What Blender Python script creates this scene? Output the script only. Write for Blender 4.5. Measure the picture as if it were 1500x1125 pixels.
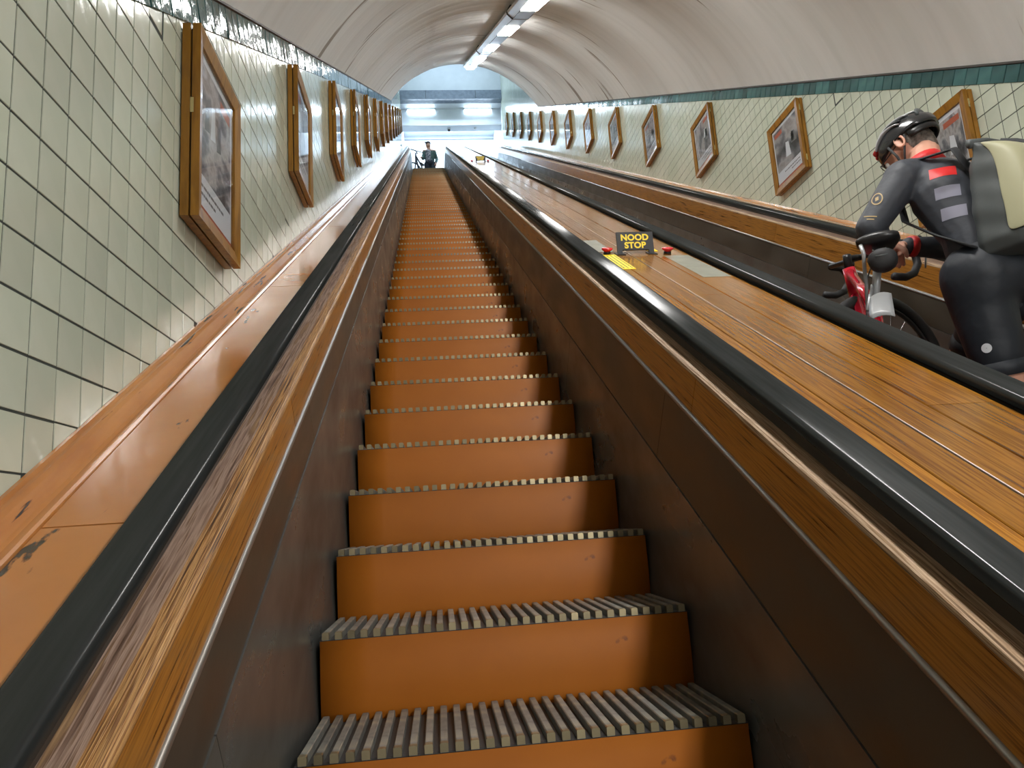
import bpy, bmesh, math, random
import numpy as np
from mathutils import Vector, Matrix, Quaternion
from mathutils.bvhtree import BVHTree
random.seed(7)
for o in list(bpy.data.objects): bpy.data.objects.remove(o)
sc = bpy.context.scene
COL = sc.collection

# ------------------------------------------------------------------ camera (26 mm, looking up a 30 degree incline)
F = 1083.0; CX, CY = 750.0, 562.5
def _ray(px, py): return Vector((px-CX, -(py-CY), -F)).normalized()
_U = _ray(617, 183); _H = _ray(645, 772)          # vanishing points of the incline and of the level axis
_Y = _H; _Z = (_U - _U.dot(_Y)*_Y).normalized(); _X = _Y.cross(_Z)
camd = bpy.data.cameras.new('camera'); cam = bpy.data.objects.new('camera', camd); COL.objects.link(cam)
cam.matrix_world = Matrix((_X, _Y, _Z)).to_4x4()
camd.sensor_width = 36; camd.lens = F/1500*36; camd.clip_start = .02; camd.clip_end = 200
sc.camera = cam
# ------------------------------------------------------------------ world, exposure
w = bpy.data.worlds.new('world'); sc.world = w; w.use_nodes = True
w.node_tree.nodes['Background'].inputs[0].default_value = (.95, .93, .88, 1)
w.node_tree.nodes['Background'].inputs[1].default_value = .48
sc.view_settings.view_transform = 'Standard'; sc.view_settings.look = 'None'
sc.view_settings.gamma = 1; sc.view_settings.use_curve_mapping = False
sc.view_settings.exposure = 0.66
TUBE = 34.0        # emission of the vault tubes
HALL = 14.0       # emission of the hall tubes
LOBBY = 36.0      # unseen fill lamps added in bay and hall
def area(name, loc, rot, sx, sy, power, col):
    l = bpy.data.lights.new(name, 'AREA'); l.shape = 'RECTANGLE'; l.size = sx; l.size_y = sy; l.energy = power; l.color = col
    o = bpy.data.objects.new(name, l); COL.objects.link(o); o.location = loc; o.rotation_euler = rot; return o

# ------------------------------------------------------------------ slope frame
A = math.radians(30); C, S_ = math.cos(A), math.sin(A)
def P(x, s, n): return Vector((x, s*C - n*S_, s*S_ + n*C))
SB = 24.765                                        # incline turns level here
SPR = .0103                                        # vault springs a touch steeper than the stairs

# ------------------------------------------------------------------ materials
MATS = {}
def nodes(m): return m.node_tree.nodes, m.node_tree.links
def ramp(N, stops):
    r = N.new('ShaderNodeValToRGB'); e = r.color_ramp.elements
    e[0].position = stops[0][0]; e[0].color = (*stops[0][1], 1)
    e[1].position = stops[-1][0]; e[1].color = (*stops[-1][1], 1)
    for p, c in stops[1:-1]:
        k = e.new(p); k.color = (*c, 1)
    return r
def mat(name, color, rough=.5, metal=0, stops=None, scale=(1, 1, 1), noise=5, detail=4, bump=0, bdist=.002, slope=True, vary=0,
        chips=None, rvar=0, emit=0, coat=0, spec=.5, bscale=None):
    if name in MATS: return MATS[name]
    m = bpy.data.materials.new(name); m.use_nodes = True; MATS[name] = m
    N, L = nodes(m); b = N['Principled BSDF']
    b.inputs['Base Color'].default_value = (*color, 1); b.inputs['Roughness'].default_value = rough
    b.inputs['Metallic'].default_value = metal; b.inputs['Specular IOR Level'].default_value = spec
    if coat: b.inputs['Coat Weight'].default_value = coat; b.inputs['Coat Roughness'].default_value = .12
    if emit:
        b.inputs['Emission Color'].default_value = (*color, 1); b.inputs['Emission Strength'].default_value = emit
    tc = N.new('ShaderNodeTexCoord'); mp = N.new('ShaderNodeMapping')
    rt = N.new('ShaderNodeMapping'); rt.inputs['Rotation'].default_value = (-A if slope else 0, 0, 0)
    L.new(tc.outputs['Object'], rt.inputs[0]); L.new(rt.outputs[0], mp.inputs[0]); mp.inputs['Scale'].default_value = scale
    nz = N.new('ShaderNodeTexNoise'); nz.inputs['Scale'].default_value = noise; nz.inputs['Detail'].default_value = detail
    L.new(mp.outputs[0], nz.inputs['Vector'])
    col = None
    if stops:
        r = ramp(N, stops); L.new(nz.outputs[0], r.inputs[0]); col = r.outputs[0]
    if vary:
        oi = N.new('ShaderNodeObjectInfo'); mr = N.new('ShaderNodeMapRange')
        mr.inputs[3].default_value = 1-vary; mr.inputs[4].default_value = 1+vary*.4
        L.new(oi.outputs['Random'], mr.inputs[0])
        mx = N.new('ShaderNodeMix'); mx.data_type = 'RGBA'; mx.blend_type = 'MULTIPLY'; mx.inputs[0].default_value = 1
        if col: L.new(col, mx.inputs[6])
        else: mx.inputs[6].default_value = (*color, 1)
        L.new(mr.outputs[0], mx.inputs[7]); col = mx.outputs[2]
    if chips:                                       # (colour, threshold, scale, stretch)
        n2 = N.new('ShaderNodeTexNoise'); n2.inputs['Scale'].default_value = chips[2]; n2.inputs['Detail'].default_value = 8
        mp2 = N.new('ShaderNodeMapping'); mp2.inputs['Scale'].default_value = chips[3]; L.new(rt.outputs[0], mp2.inputs[0]); L.new(mp2.outputs[0], n2.inputs['Vector'])
        r2 = ramp(N, [(chips[1], (0, 0, 0)), (chips[1]+.025, (1, 1, 1))]); L.new(n2.outputs[0], r2.inputs[0])
        mx = N.new('ShaderNodeMix'); mx.data_type = 'RGBA'; L.new(r2.outputs[0], mx.inputs[0])
        if col: L.new(col, mx.inputs[6])
        else: mx.inputs[6].default_value = (*color, 1)
        mx.inputs[7].default_value = (*chips[0], 1); col = mx.outputs[2]
    if col: L.new(col, b.inputs['Base Color'])
    if rvar:
        mr = N.new('ShaderNodeMapRange'); mr.inputs[1].default_value = .3; mr.inputs[2].default_value = .7
        mr.inputs[3].default_value = max(.02, rough-rvar); mr.inputs[4].default_value = rough+rvar
        L.new(nz.outputs[0], mr.inputs[0]); L.new(mr.outputs[0], b.inputs['Roughness'])
    if bump:
        src = nz
        if bscale:
            src = N.new('ShaderNodeTexNoise'); src.inputs['Scale'].default_value = bscale; src.inputs['Detail'].default_value = 3
            L.new(rt.outputs[0], src.inputs['Vector'])
        bp = N.new('ShaderNodeBump'); bp.inputs['Strength'].default_value = bump; bp.inputs['Distance'].default_value = bdist
        L.new(src.outputs[0], bp.inputs['Height']); L.new(bp.outputs[0], b.inputs['Normal'])
    return m

M_tile = mat('ivory_glaze', (.58, .63, .51), .12, vary=.12, stops=[(.3, (.53, .59, .47)), (.7, (.63, .67, .56))], noise=3, slope=False, bump=.25, bdist=.004, bscale=14)
M_band = mat('teal_glaze', (.05, .13, .13), .08, vary=.45, stops=[(.3, (.035, .10, .105)), (.7, (.07, .17, .17))], noise=9, slope=True, bump=.35, bdist=.005, bscale=18)
M_grout = mat('dark_grout', (.045, .055, .05), .8, noise=40)
M_ceil = mat('vault_plaster', (.72, .735, .71), .6, stops=[(.2, (.70, .72, .70)), (.5, (.79, .81, .80)), (.8, (.83, .85, .84))], noise=4, detail=6, bump=.9, bdist=.012, scale=(.16, 1.6, .16),
             chips=((.30, .27, .23), .655, 1.0, (.5, 5.5, .5)))
M_white = mat('hall_paint', (.72, .76, .80), .5, noise=3, stops=[(.3, (.68, .72, .77)), (.7, (.76, .80, .84))], slope=False)
M_lunette = mat('grey_plaster', (.58, .61, .64), .6, noise=3, stops=[(.3, (.55, .58, .61)), (.7, (.61, .64, .67))], slope=False)
M_lintel = mat('blue_grey_lintel', (.11, .14, .19), .4, noise=8, stops=[(.3, (.13, .16, .21)), (.7, (.21, .25, .31))], slope=False)
M_wood = mat('varnished_panel', (.36, .15, .035), .34, stops=[(.32, (.10, .034, .005)), (.45, (.29, .115, .015)), (.55, (.40, .17, .025)), (.66, (.22, .08, .010))],
             scale=(26, .8, 30), noise=5, detail=7, bump=.35, bdist=.0015, vary=.22, rvar=.08, coat=.4)
M_cap = mat('worn_oak', (.22, .14, .10), .42, stops=[(.32, (.09, .05, .03)), (.44, (.26, .165, .12)), (.53, (.44, .31, .24)), (.60, (.18, .10, .055)), (.72, (.42, .26, .13))],
            scale=(22, .7, 22), noise=6, detail=9, bump=.7, bdist=.003, rvar=.12, vary=.1)
M_capedge = mat('worn_edge_oak', (.42, .22, .07), .4, stops=[(.34, (.06, .025, .01)), (.45, (.36, .16, .04)), (.54, (.60, .34, .13)), (.61, (.16, .06, .02)), (.74, (.44, .20, .06))],
                scale=(60, .8, 60), noise=6, detail=9, bump=.9, bdist=.003, rvar=.1)
M_captan = mat('tan_worn_oak', (.36, .24, .15), .5, stops=[(.32, (.13, .07, .03)), (.44, (.36, .23, .13)), (.53, (.56, .40, .26)), (.60, (.22, .12, .05)), (.72, (.50, .33, .18))],
            scale=(40, .7, 40), noise=6, detail=9, bump=.7, bdist=.003)
M_plank = mat('deck_oak', (.45, .22, .05), .2, stops=[(.30, (.14, .048, .004)), (.42, (.27, .10, .007)), (.52, (.38, .16, .013)), (.62, (.22, .08, .006)), (.75, (.34, .14, .012))],
              scale=(15, .5, 15), noise=6, detail=9, bump=.25, bdist=.0015, vary=.25, rvar=.07, coat=.25, spec=.3)
M_deckpaint = mat('ochre_deck_paint', (.56, .25, .08), .16, stops=[(.3, (.48, .185, .045)), (.7, (.57, .23, .062))], noise=5, bump=.25, bdist=.003, bscale=9,
                  chips=((.05, .03, .02), .66, 11, (1.6, .55, 1)), coat=.35)
M_mould = mat('ochre_moulding', (.50, .20, .05), .2, stops=[(.3, (.42, .15, .035)), (.7, (.58, .25, .07))], noise=6, scale=(3, .6, 3), bump=.3, bdist=.002,
              chips=((.04, .022, .015), .63, 9, (6, .45, 6)), coat=.6)
M_dark = mat('brown_skirt_panel', (.07, .055, .043), .36, stops=[(.3, (.036, .031, .023)), (.7, (.070, .061, .047))], noise=4, scale=(2, .6, 2), bump=.25, bdist=.003, vary=.15, rvar=.08, bscale=12)
M_sheet = mat('scuffed_steel_sheet', (.12, .11, .105), .33, .35, stops=[(.3, (.13, .135, .128)), (.52, (.10, .10, .092)), (.68, (.085, .068, .058)), (.8, (.14, .145, .138))],
              noise=3.5, scale=(1.5, .7, 1.5), detail=7, bump=.35, bdist=.006, rvar=.1, bscale=5)
M_ridge = mat('worn_metal_bead', (.34, .32, .29), .38, .8, noise=30, bump=.2)
M_rail = mat('black_rubber_rail', (.018, .020, .021), .21, noise=60, scale=(1, .05, 1), rvar=.05, stops=[(.3, (.022, .025, .025)), (.7, (.036, .040, .040))])
M_guide = mat('dark_rail_guide', (.035, .028, .022), .5, noise=9)
M_riser = mat('orange_riser_paint', (.55, .175, .025), .40, spec=.35, stops=[(.3, (.43, .128, .009)), (.7, (.52, .162, .013))], noise=2.5, slope=False, vary=.08, bump=.25, bdist=.004, bscale=7,
              chips=((.16, .05, .02), .73, 5, (1.4, 1, 1.1)), rvar=.06)
M_cleat = mat('worn_cleat_alloy', (.30, .285, .25), .42, .35, stops=[(.3, (.17, .18, .165)), (.55, (.30, .30, .27)), (.75, (.42, .38, .28))], noise=22, slope=False, bump=.5, bdist=.002, vary=.25)
M_tip = mat('brassy_cleat_tip', (.36, .30, .18), .35, .8, noise=30, slope=False, vary=.35)
M_tread = mat('tread_plate', (.05, .05, .048), .5, .5, noise=14, slope=False)
M_black = mat('black_plastic', (.015, .015, .016), .35, noise=8)
M_mattblack = mat('matt_black', (.02, .02, .022), .6, noise=8)
M_frame = mat('golden_oak_frame', (.34, .16, .03), .38, spec=.35, stops=[(.3, (.18, .075, .008)), (.55, (.34, .155, .015)), (.8, (.26, .11, .01))], noise=5, scale=(8, 8, 1.2), slope=False, detail=6, coat=.3, vary=.12)
M_brass = mat('brass', (.75, .60, .32), .25, .95, noise=20)
M_paper = mat('poster_paper', (.74, .76, .80), .6, noise=9, slope=False)
M_capstrip = mat('brick_red_print', (.50, .13, .07), .6, noise=9, slope=False)
M_print = mat('grey_print', (.2, .2, .21), .6, noise=9, slope=False)
def photo_mat(i):
    return mat('photo_print_%d' % i, (.3, .3, .3), .6, slope=False, noise=[6, 8, 5, 7][i], detail=6, scale=(1, [1, 2, .7, 1.5][i], [1.6, 1, 1, .6][i]),
               stops=[(.33, (.05, .05, .055)), (.44, (.20, .20, .22)), (.52, (.50, .48, .48)), (.6, (.30, .27, .26)), (.7, (.66, .66, .70))], vary=.2)
def glass_mat():
    m = bpy.data.materials.new('picture_glass'); m.use_nodes = True; N, L = nodes(m); N.clear()
    o = N.new('ShaderNodeOutputMaterial'); mx = N.new('ShaderNodeMixShader'); t = N.new('ShaderNodeBsdfTransparent'); g = N.new('ShaderNodeBsdfGlossy')
    g.inputs['Roughness'].default_value = .03; fr = N.new('ShaderNodeFresnel'); fr.inputs[0].default_value = 1.28
    L.new(fr.outputs[0], mx.inputs[0]); L.new(t.outputs[0], mx.inputs[1]); L.new(g.outputs[0], mx.inputs[2]); L.new(mx.outputs[0], o.inputs[0]); return m
M_glass = glass_mat()
def diffuser_mat():
    m = mat('clear_diffuser', (.80, .85, .90), .2, noise=4); b = m.node_tree.nodes['Principled BSDF']; b.inputs['Transmission Weight'].default_value = .35; return m
M_diff = mat('clear_diffuser_grey', (.38, .44, .50), .25, noise=4)
M_alu = mat('satin_aluminium', (.62, .62, .62), .35, .7, noise=10, scale=(1, .2, 1), bump=.1)
M_tube = mat('lit_tube', (1, .985, .95), .5, emit=TUBE)
M_hall = mat('lit_hall_tube', (.72, .87, 1), .5, emit=HALL)
M_redbtn = mat('red_button_plastic', (.60, .02, .03), .15, noise=9, coat=.5)
M_yellow = mat('yellow_print', (.85, .62, .02), .5, noise=9, emit=0)
M_sticker = mat('yellow_sticker', (.90, .74, .01), .4, noise=9)
M_plate = mat('pale_cover_plate', (.36, .37, .31), .25, .3, noise=9, stops=[(.3, (.32, .33, .27)), (.7, (.42, .43, .36))])
M_seam = mat('bright_seam_strip', (.55, .50, .42), .3, .8, noise=20)
M_floor = mat('landing_plate', (.25, .25, .25), .4, .5, noise=12, slope=False)

# ------------------------------------------------------------------ object helpers
LOC = {}
def root(name, label, cat, loc, group=None):
    o = bpy.data.objects.new(name, None); COL.objects.link(o); o.location = loc; LOC[o.name] = Vector(loc); o.empty_display_size = .1
    o['label'] = label; o['category'] = cat
    if group: o['group'] = group
    return o
def tag(o, label, cat, group=None):
    o['label'] = label; o['category'] = cat
    if group: o['group'] = group
    return o
def mesh(name, vs, fs, m, smooth=False, mats=None, idx=None):
    me = bpy.data.meshes.new(name); me.from_pydata([tuple(v) for v in vs], [], fs)
    if m: me.materials.append(m)
    for x in (mats or []): me.materials.append(x)
    if idx: me.polygons.foreach_set('material_index', idx)
    if smooth: me.polygons.foreach_set('use_smooth', [True]*len(me.polygons))
    me.update(); return me
def link(name, me, parent=None, loc=(0, 0, 0)):
    o = bpy.data.objects.new(name, me); COL.objects.link(o); o.location = loc
    if parent: o.parent = parent
    LOC[o.name] = Vector(loc) + (LOC[parent.name] if parent else Vector()); return o
def obj(name, vs, fs, m, parent=None, smooth=False, fix=True, base=None):
    """world coordinates in; mesh stored relative to the parent's (or its own) base"""
    b = LOC[parent.name] if parent else (Vector(base) if base is not None else Vector())
    me = mesh(name, [Vector(v)-b for v in vs], fs, m, smooth)
    if fix:
        bm = bmesh.new(); bm.from_mesh(me); bmesh.ops.recalc_face_normals(bm, faces=bm.faces); bm.to_mesh(me); bm.free()
    o = link(name, me, parent, (0, 0, 0) if parent else b)
    LOC[o.name] = b; return o
class MB:
    def __init__(s): s.v = []; s.f = []
    def add(s, vs, fs):
        k = len(s.v); s.v += [Vector(v) for v in vs]; s.f += [tuple(i+k for i in f) for f in fs]; return s
    def hexa(s, p):     # 8 points: bottom 0-3, top 4-7
        return s.add(p, [(0, 3, 2, 1), (4, 5, 6, 7), (0, 1, 5, 4), (1, 2, 6, 5), (2, 3, 7, 6), (3, 0, 4, 7)])
    def box(s, a, b):
        (x0, y0, z0), (x1, y1, z1) = a, b
        return s.hexa([(x0, y0, z0), (x1, y0, z0), (x1, y1, z0), (x0, y1, z0), (x0, y0, z1), (x1, y0, z1), (x1, y1, z1), (x0, y1, z1)])
    def sbox(s, x0, x1, s0, s1, n0, n1):
        return s.hexa([P(x0, s0, n0), P(x1, s0, n0), P(x1, s1, n0), P(x0, s1, n0), P(x0, s0, n1), P(x1, s0, n1), P(x1, s1, n1), P(x0, s1, n1)])
    def tube(s, pts, rad, seg=12, closed=False, caps=True, flat=1.0, side=None):
        pts = [Vector(p) for p in pts]; n = len(pts); rad = rad if isinstance(rad, (list, tuple)) else [rad]*n
        up = None; k0 = len(s.v)
        for i, p in enumerate(pts):
            if closed: d = (pts[(i+1) % n]-pts[i-1]).normalized()
            else: d = (pts[min(i+1, n-1)]-pts[max(i-1, 0)]).normalized()
            if up is None:
                up = Vector(side) if side is not None else (Vector((0, 0, 1)) if abs(d.z) < .9 else Vector((1, 0, 0)))
            up = (up - up.dot(d)*d).normalized(); r = d.cross(up)
            for j in range(seg):
                a = 2*math.pi*j/seg; s.v.append(p + (up*math.cos(a) + r*math.sin(a)*flat)*rad[i])
        for i in range(n if closed else n-1):
            for j in range(seg):
                a, b = k0+i*seg+j, k0+i*seg+(j+1) % seg; c = k0+((i+1) % n)*seg+(j+1) % seg; d = k0+((i+1) % n)*seg+j
                s.f.append((a, b, c, d))
        if caps and not closed:
            s.f.append(tuple(k0+j for j in reversed(range(seg)))); s.f.append(tuple(k0+(n-1)*seg+j for j in range(seg)))
        return s
    def ell(s, c, r, q=None, nu=16, nv=10):
        c = Vector(c); q = q or Matrix.Identity(3); k = len(s.v)
        for i in range(1, nv):
            th = math.pi*i/nv
            for j in range(nu):
                ph = 2*math.pi*j/nu
                s.v.append(c + q @ Vector((r[0]*math.sin(th)*math.cos(ph), r[1]*math.sin(th)*math.sin(ph), r[2]*math.cos(th))))
        t = len(s.v); s.v.append(c + q @ Vector((0, 0, r[2]))); s.v.append(c - q @ Vector((0, 0, r[2])))
        for i in range(nv-2):
            for j in range(nu): s.f.append((k+i*nu+j, k+(i+1)*nu+j, k+(i+1)*nu+(j+1) % nu, k+i*nu+(j+1) % nu))
        for j in range(nu):
            s.f.append((t, k+j, k+(j+1) % nu)); s.f.append((t+1, k+(nv-2)*nu+(j+1) % nu, k+(nv-2)*nu+j))
        return s
    def cap(s, a, b, ra, rb, seg=14, flat=1.0, side=None):      # capsule with tapered radius
        a, b = Vector(a), Vector(b); d = (b-a); L = d.length; d = d/L
        pts = []; rr = []
        for t in (.05, .35, .7): pts.append(a - d*ra*math.cos(t*math.pi/2)); rr.append(ra*math.sin(t*math.pi/2))
        for t in (0, .25, .5, .75, 1): pts.append(a+d*L*t); rr.append(ra+(rb-ra)*t)
        for t in (.7, .35, .05): pts.append(b + d*rb*math.cos(t*math.pi/2)); rr.append(rb*math.sin(t*math.pi/2))
        return s.tube(pts, rr, seg, flat=flat, side=side)
    def build(s, name, m, parent=None, smooth=False, base=None): return obj(name, s.v, s.f, m, parent, smooth, base=base)
def sweep(prof, s0, s1, yend=None):
    """closed (x,n) profile along the incline; if yend, turns level at SB and runs to Y=yend"""
    mb = MB(); rings = [[P(x, s0, n) for x, n in prof]]
    if yend is None: rings.append([P(x, s1, n) for x, n in prof])
    else:
        rings.append([P(x, SB + n*(1-C)/S_, n) for x, n in prof])
        rings.append([Vector((x, yend, SB*S_+n)) for x, n in prof])
    k = len(prof)
    for r in rings: mb.v += r
    for i in range(len(rings)-1):
        for j in range(k): mb.f.append((i*k+j, i*k+(j+1) % k, (i+1)*k+(j+1) % k, (i+1)*k+j))
    mb.f.append(tuple(range(k))[::-1]); mb.f.append(tuple((len(rings)-1)*k+j for j in range(k)))
    return mb
def struct(o, kind='structure'): o['kind'] = kind; return o

# ================================================================== SHELL
XL, XR = -.70, 2.88
YE, YA = 23.8, 16.45                 # lintel plane, vault end plane
ZF = SB*S_ - 1.25                    # upper landing level
S0 = -4.2
def nspL(s): return .391 + SPR*s
def nspR(s): return .222 + .0105*s
def napex(s): return 1.235 + SPR*s
wl = struct(MB().hexa([(XL-.2, -4, -6), (XL-.0018, -4, -6), (XL-.0018, YE+4, -6), (XL-.2, YE+4, -6),
                       (XL-.2, -4, 17), (XL-.0018, -4, 17), (XL-.0018, YE+4, 17), (XL-.2, YE+4, 17)]).build('wall_left', M_grout))
wr = struct(MB().hexa([(XR+.0018, -4, -6), (XR+.2, -4, -6), (XR+.2, YE+4, -6), (XR+.0018, YE+4, -6),
                       (XR+.0018, -4, 17), (XR+.2, -4, 17), (XR+.2, YE+4, 17), (XR+.0018, YE+4, 17)]).build('wall_right', M_grout))
# vault
rnd = random.Random(3)
NU, NV = 56, 420
K1 = [(rnd.uniform(2, 12), rnd.uniform(0, 6.28), rnd.uniform(1, 5), rnd.uniform(0, 6.28)) for _ in range(14)]
ridges = [(rnd.uniform(0, 23), rnd.uniform(.15, .85), rnd.uniform(.10, .3), rnd.uniform(.004, .011), rnd.choice((-1, 1))*rnd.uniform(.2, 1.0)) for _ in range(60)]
cxv = (XL+XR)/2; hw = (XR-XL)/2; RISE = .93; Rc = (hw*hw+RISE*RISE)/(2*RISE)
vs = []
for j in range(NU+1):
    u = j/NU
    x = XL + (XR-XL)*(.5-.5*math.cos(math.pi*u)) if j not in (0, NU) else (XL if j == 0 else XR)
    h = (math.sqrt(Rc*Rc-(x-cxv)**2)-(Rc-RISE))/RISE
    for i in range(NV+1):
        v = i/NV
        def nn(s):
            a = (x-XL)/(XR-XL); base = nspL(s)*(1-a)+nspR(s)*a
            return base + (napex(s)-.5*(nspL(s)+nspR(s)))*h
        s = 19.0
        for _ in range(4): s = (YA + nn(s)*S_)/C
        s = S0 + (s-S0)*v
        d = 0
        e = min(1, 6*u, 6*(1-u))
        for (k, p, q, p2) in K1: d += .0007*math.sin(k*s*1.3+p)*math.sin(q*u*3+p2)
        for (rs, ru, rl, ra, rk) in ridges:
            ds = s-(rs+rk*(u-ru)); 
            if abs(ds) < .12 and abs(u-ru) < rl: d += ra*math.exp(-(ds/.022)**2 if ds < 0 else -(ds/.07)**2)*(1-((u-ru)/rl)**2)
        vs.append(P(x, s, nn(s)-d*e))
fs = [(j*(NV+1)+i, j*(NV+1)+i+1, (j+1)*(NV+1)+i+1, (j+1)*(NV+1)+i) for j in range(NU) for i in range(NV)]
ceil = struct(obj('ceiling', vs, fs, M_ceil, smooth=True))
# unseen wall above the vault end to block light, upper ceiling, lunette, lintel
mb = MB(); edge = [vs[j*(NV+1)+NV] for j in range(NU+1)]
for k in range(NU): mb.add([edge[k], edge[k+1], (edge[k+1].x, YA, 17), (edge[k].x, YA, 17)], [(0, 1, 2, 3)])
struct(mb.build('wall_arch', M_white))
struct(MB().box((XL, YA, 16.8), (XR, YE+.4, 17)).build('ceiling_upper', M_white))
struct(MB().box((XL, YE, 15.11), (XR, YE+.25, 16.8)).build('wall_lunette', M_lunette))
ln = struct(MB().box((XL, YE-.04, 14.77), (XR, YE+.25, 15.11)).build('trim_lintel', M_lintel))
for xx in (XL+.9, XL+2.65): MB().box((xx, YE-.046, 14.78), (xx+.012, YE-.038, 15.10)).build('lintel_joint', M_grout, ln)
struct(MB().box((XL, YE+.25, 14.77), (XR, 24.45, 14.95)).build('ceiling_soffit', M_white))
fa = struct(MB().box((XL, 24.4, 14.12), (XR, 24.8, 14.77)).build('trim_fascia', M_white))
MB().box((XL, 24.395, 14.12), (XR, 24.41, 14.16)).build('bead', M_alu, fa)
struct(MB().box((XL, 24.8, 15.4), (XR, 27.6, 15.6)).build('ceiling_hall', M_white))
bw = struct(MB().box((XL, 27.4, ZF), (XR, 27.6, 15.4)).build('wall_back', M_white))
for z in (13.9, 15.22): MB().box((XL, 27.38, z), (XR, 27.4, z+.03)).build('groove_bead', M_lintel, bw)
struct(MB().box((XL, 21.79, ZF-.25), (XR, 27.6, ZF-.002)).build('floor', M_floor))
struct(sweep([(XL, -2.2), (XR, -2.2), (XR, -2.0), (XL, -2.0)], -4, 24.0).build('floor_light_block', M_guide))  # unseen slab added below the steps against light leaks
# smooth wall lining over the tiles of the hall beyond the lintel
struct(MB().box((XL-.01, YE+.25, ZF), (XL, 27.4, 15.4)).build('trim_left', M_white))
struct(MB().box((XR, YE+.25, ZF), (XR+.01, 27.4, 15.4)).build('trim_right', M_white))

# ------------------------------------------------------------------ wall tiles
def clip(poly, a, b, c):            # keep a*y+b*z+c >= 0
    out = []
    for i in range(len(poly)):
        p, q = poly[i-1], poly[i]; dp = a*p[0]+b*p[1]+c; dq = a*q[0]+b*q[1]+c
        if (dp >= 0) != (dq >= 0):
            t = dp/(dp-dq); out.append((p[0]+(q[0]-p[0])*t, p[1]+(q[1]-p[1])*t))
        if dq >= 0: out.append(q)
    return out
def ninv(y, z): return -y*S_+z*C
def sinv(y, z): return y*C+z*S_
def tile_mesh(poly, side, x0):      # frustum: outline on the wall, face pushed 4 mm into the tunnel
    cy = sum(p[0] for p in poly)/len(poly); cz = sum(p[1] for p in poly)/len(poly); k = len(poly); g = .0024; e = .0006
    def ins(p, d):
        v = Vector((p[0]-cy, p[1]-cz)); L = max(v.length, 1e-6); v *= max(0, 1-d*1.4/L); return v
    vb = [(x0, ins(p, g).x, ins(p, g).y) for p in poly]; vm = [(x0+side*.0035, ins(p, g).x, ins(p, g).y) for p in poly]
    vt = [(x0+side*.0047, ins(p, g+e).x, ins(p, g+e).y) for p in poly]
    f = [(i, (i+1) % k, k+(i+1) % k, k+i) for i in range(k)] + [(k+i, k+(i+1) % k, 2*k+(i+1) % k, 2*k+i) for i in range(k)] + [tuple(2*k+i for i in range(k))]
    if side < 0: f = [tuple(reversed(q)) for q in f]
    return (cy, cz), vb+vm+vt, f
def tiles(wall, side, x, y0, y1, py, pz, oy, oz, nlow, ntop, vis):
    """all cells; nlow: bottom line, ntop(s)= a+b*s top line in slope frame; past the vault end the tiles go up to z 16.8"""
    full = {}; cells = []
    i0 = int(math.floor((y0-oy)/py)); i1 = int(math.ceil((y1-oy)/py)); h = py
    a0, b0 = ntop
    for i in range(i0, i1):
        ya = oy+i*py; yb = ya+py
        zlo = (nlow+ya*S_)/C; upper = ya >= YA
        zhi = 16.8 if upper else (a0 + b0*yb*1.1 + .3 + yb*S_)/C + .3
        j0 = int(math.floor((zlo-.1-oz)/pz)); j1 = int(math.ceil((zhi-oz)/pz))
        for j in range(j0, j1):
            za = oz+j*pz; zb = za+pz; poly = [(ya, za), (yb, za), (yb, zb), (ya, zb)]
            p2 = clip(poly, -S_, C, -nlow)
            if not upper: p2 = clip(p2, S_+b0*C, -C+b0*S_, a0) if p2 else p2      # a0 + b0*s - n >= 0
            if len(p2) < 3: continue
            ar = abs(sum(p2[k-1][0]*p2[k][1]-p2[k][0]*p2[k-1][1] for k in range(len(p2))))/2
            if ar < .0004: continue
            cells.append((p2, ar > .999*py*pz, ya))
    cells.sort(key=lambda c: (0 if vis(c[0]) else 1, c[2]))
    fm = None; rest = MB(); r = random.Random(5); n = 0
    for p2, isfull, ya in cells:
        (cy, cz), v, f = tile_mesh(p2, side, 0)
        rx, rz = r.uniform(-.004, .004), r.uniform(-.006, .006)
        if n < 300 and vis(p2):
            if isfull:
                if fm is None: fm = mesh('tile', v, f, M_tile)
                me = fm
            else: me = mesh('tile', v, f, M_tile)
            o = link('tile', me, wall, (x - side*.005+side*.0005, cy, cz)); o.rotation_euler = (0, rx, rz); n += 1
        else:
            M = Matrix.Rotation(rx, 3, 'Y') @ Matrix.Rotation(rz, 3, 'Z')
            rest.add([M @ Vector(q) + Vector((x-side*.0045, cy, cz)) for q in v], f)
    o = obj('far_tiles', rest.v, rest.f, M_tile, wall, fix=False); o['kind'] = 'stuff'
tiles(wl, 1, XL, .1, YE+.2, .0975, .103, 1.332, .443-.0515+.0515, -.56, (.391-.05, SPR), lambda p: p[0][0] > 1.15)
tiles(wr, -1, XR, 1.4, YE+.2, .096, .100, 3.127, 2.0, -.66, (.222-.04, .0105), lambda p: p[0][0] > 2.75 and ninv(*p[0]) < 2)
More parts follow.
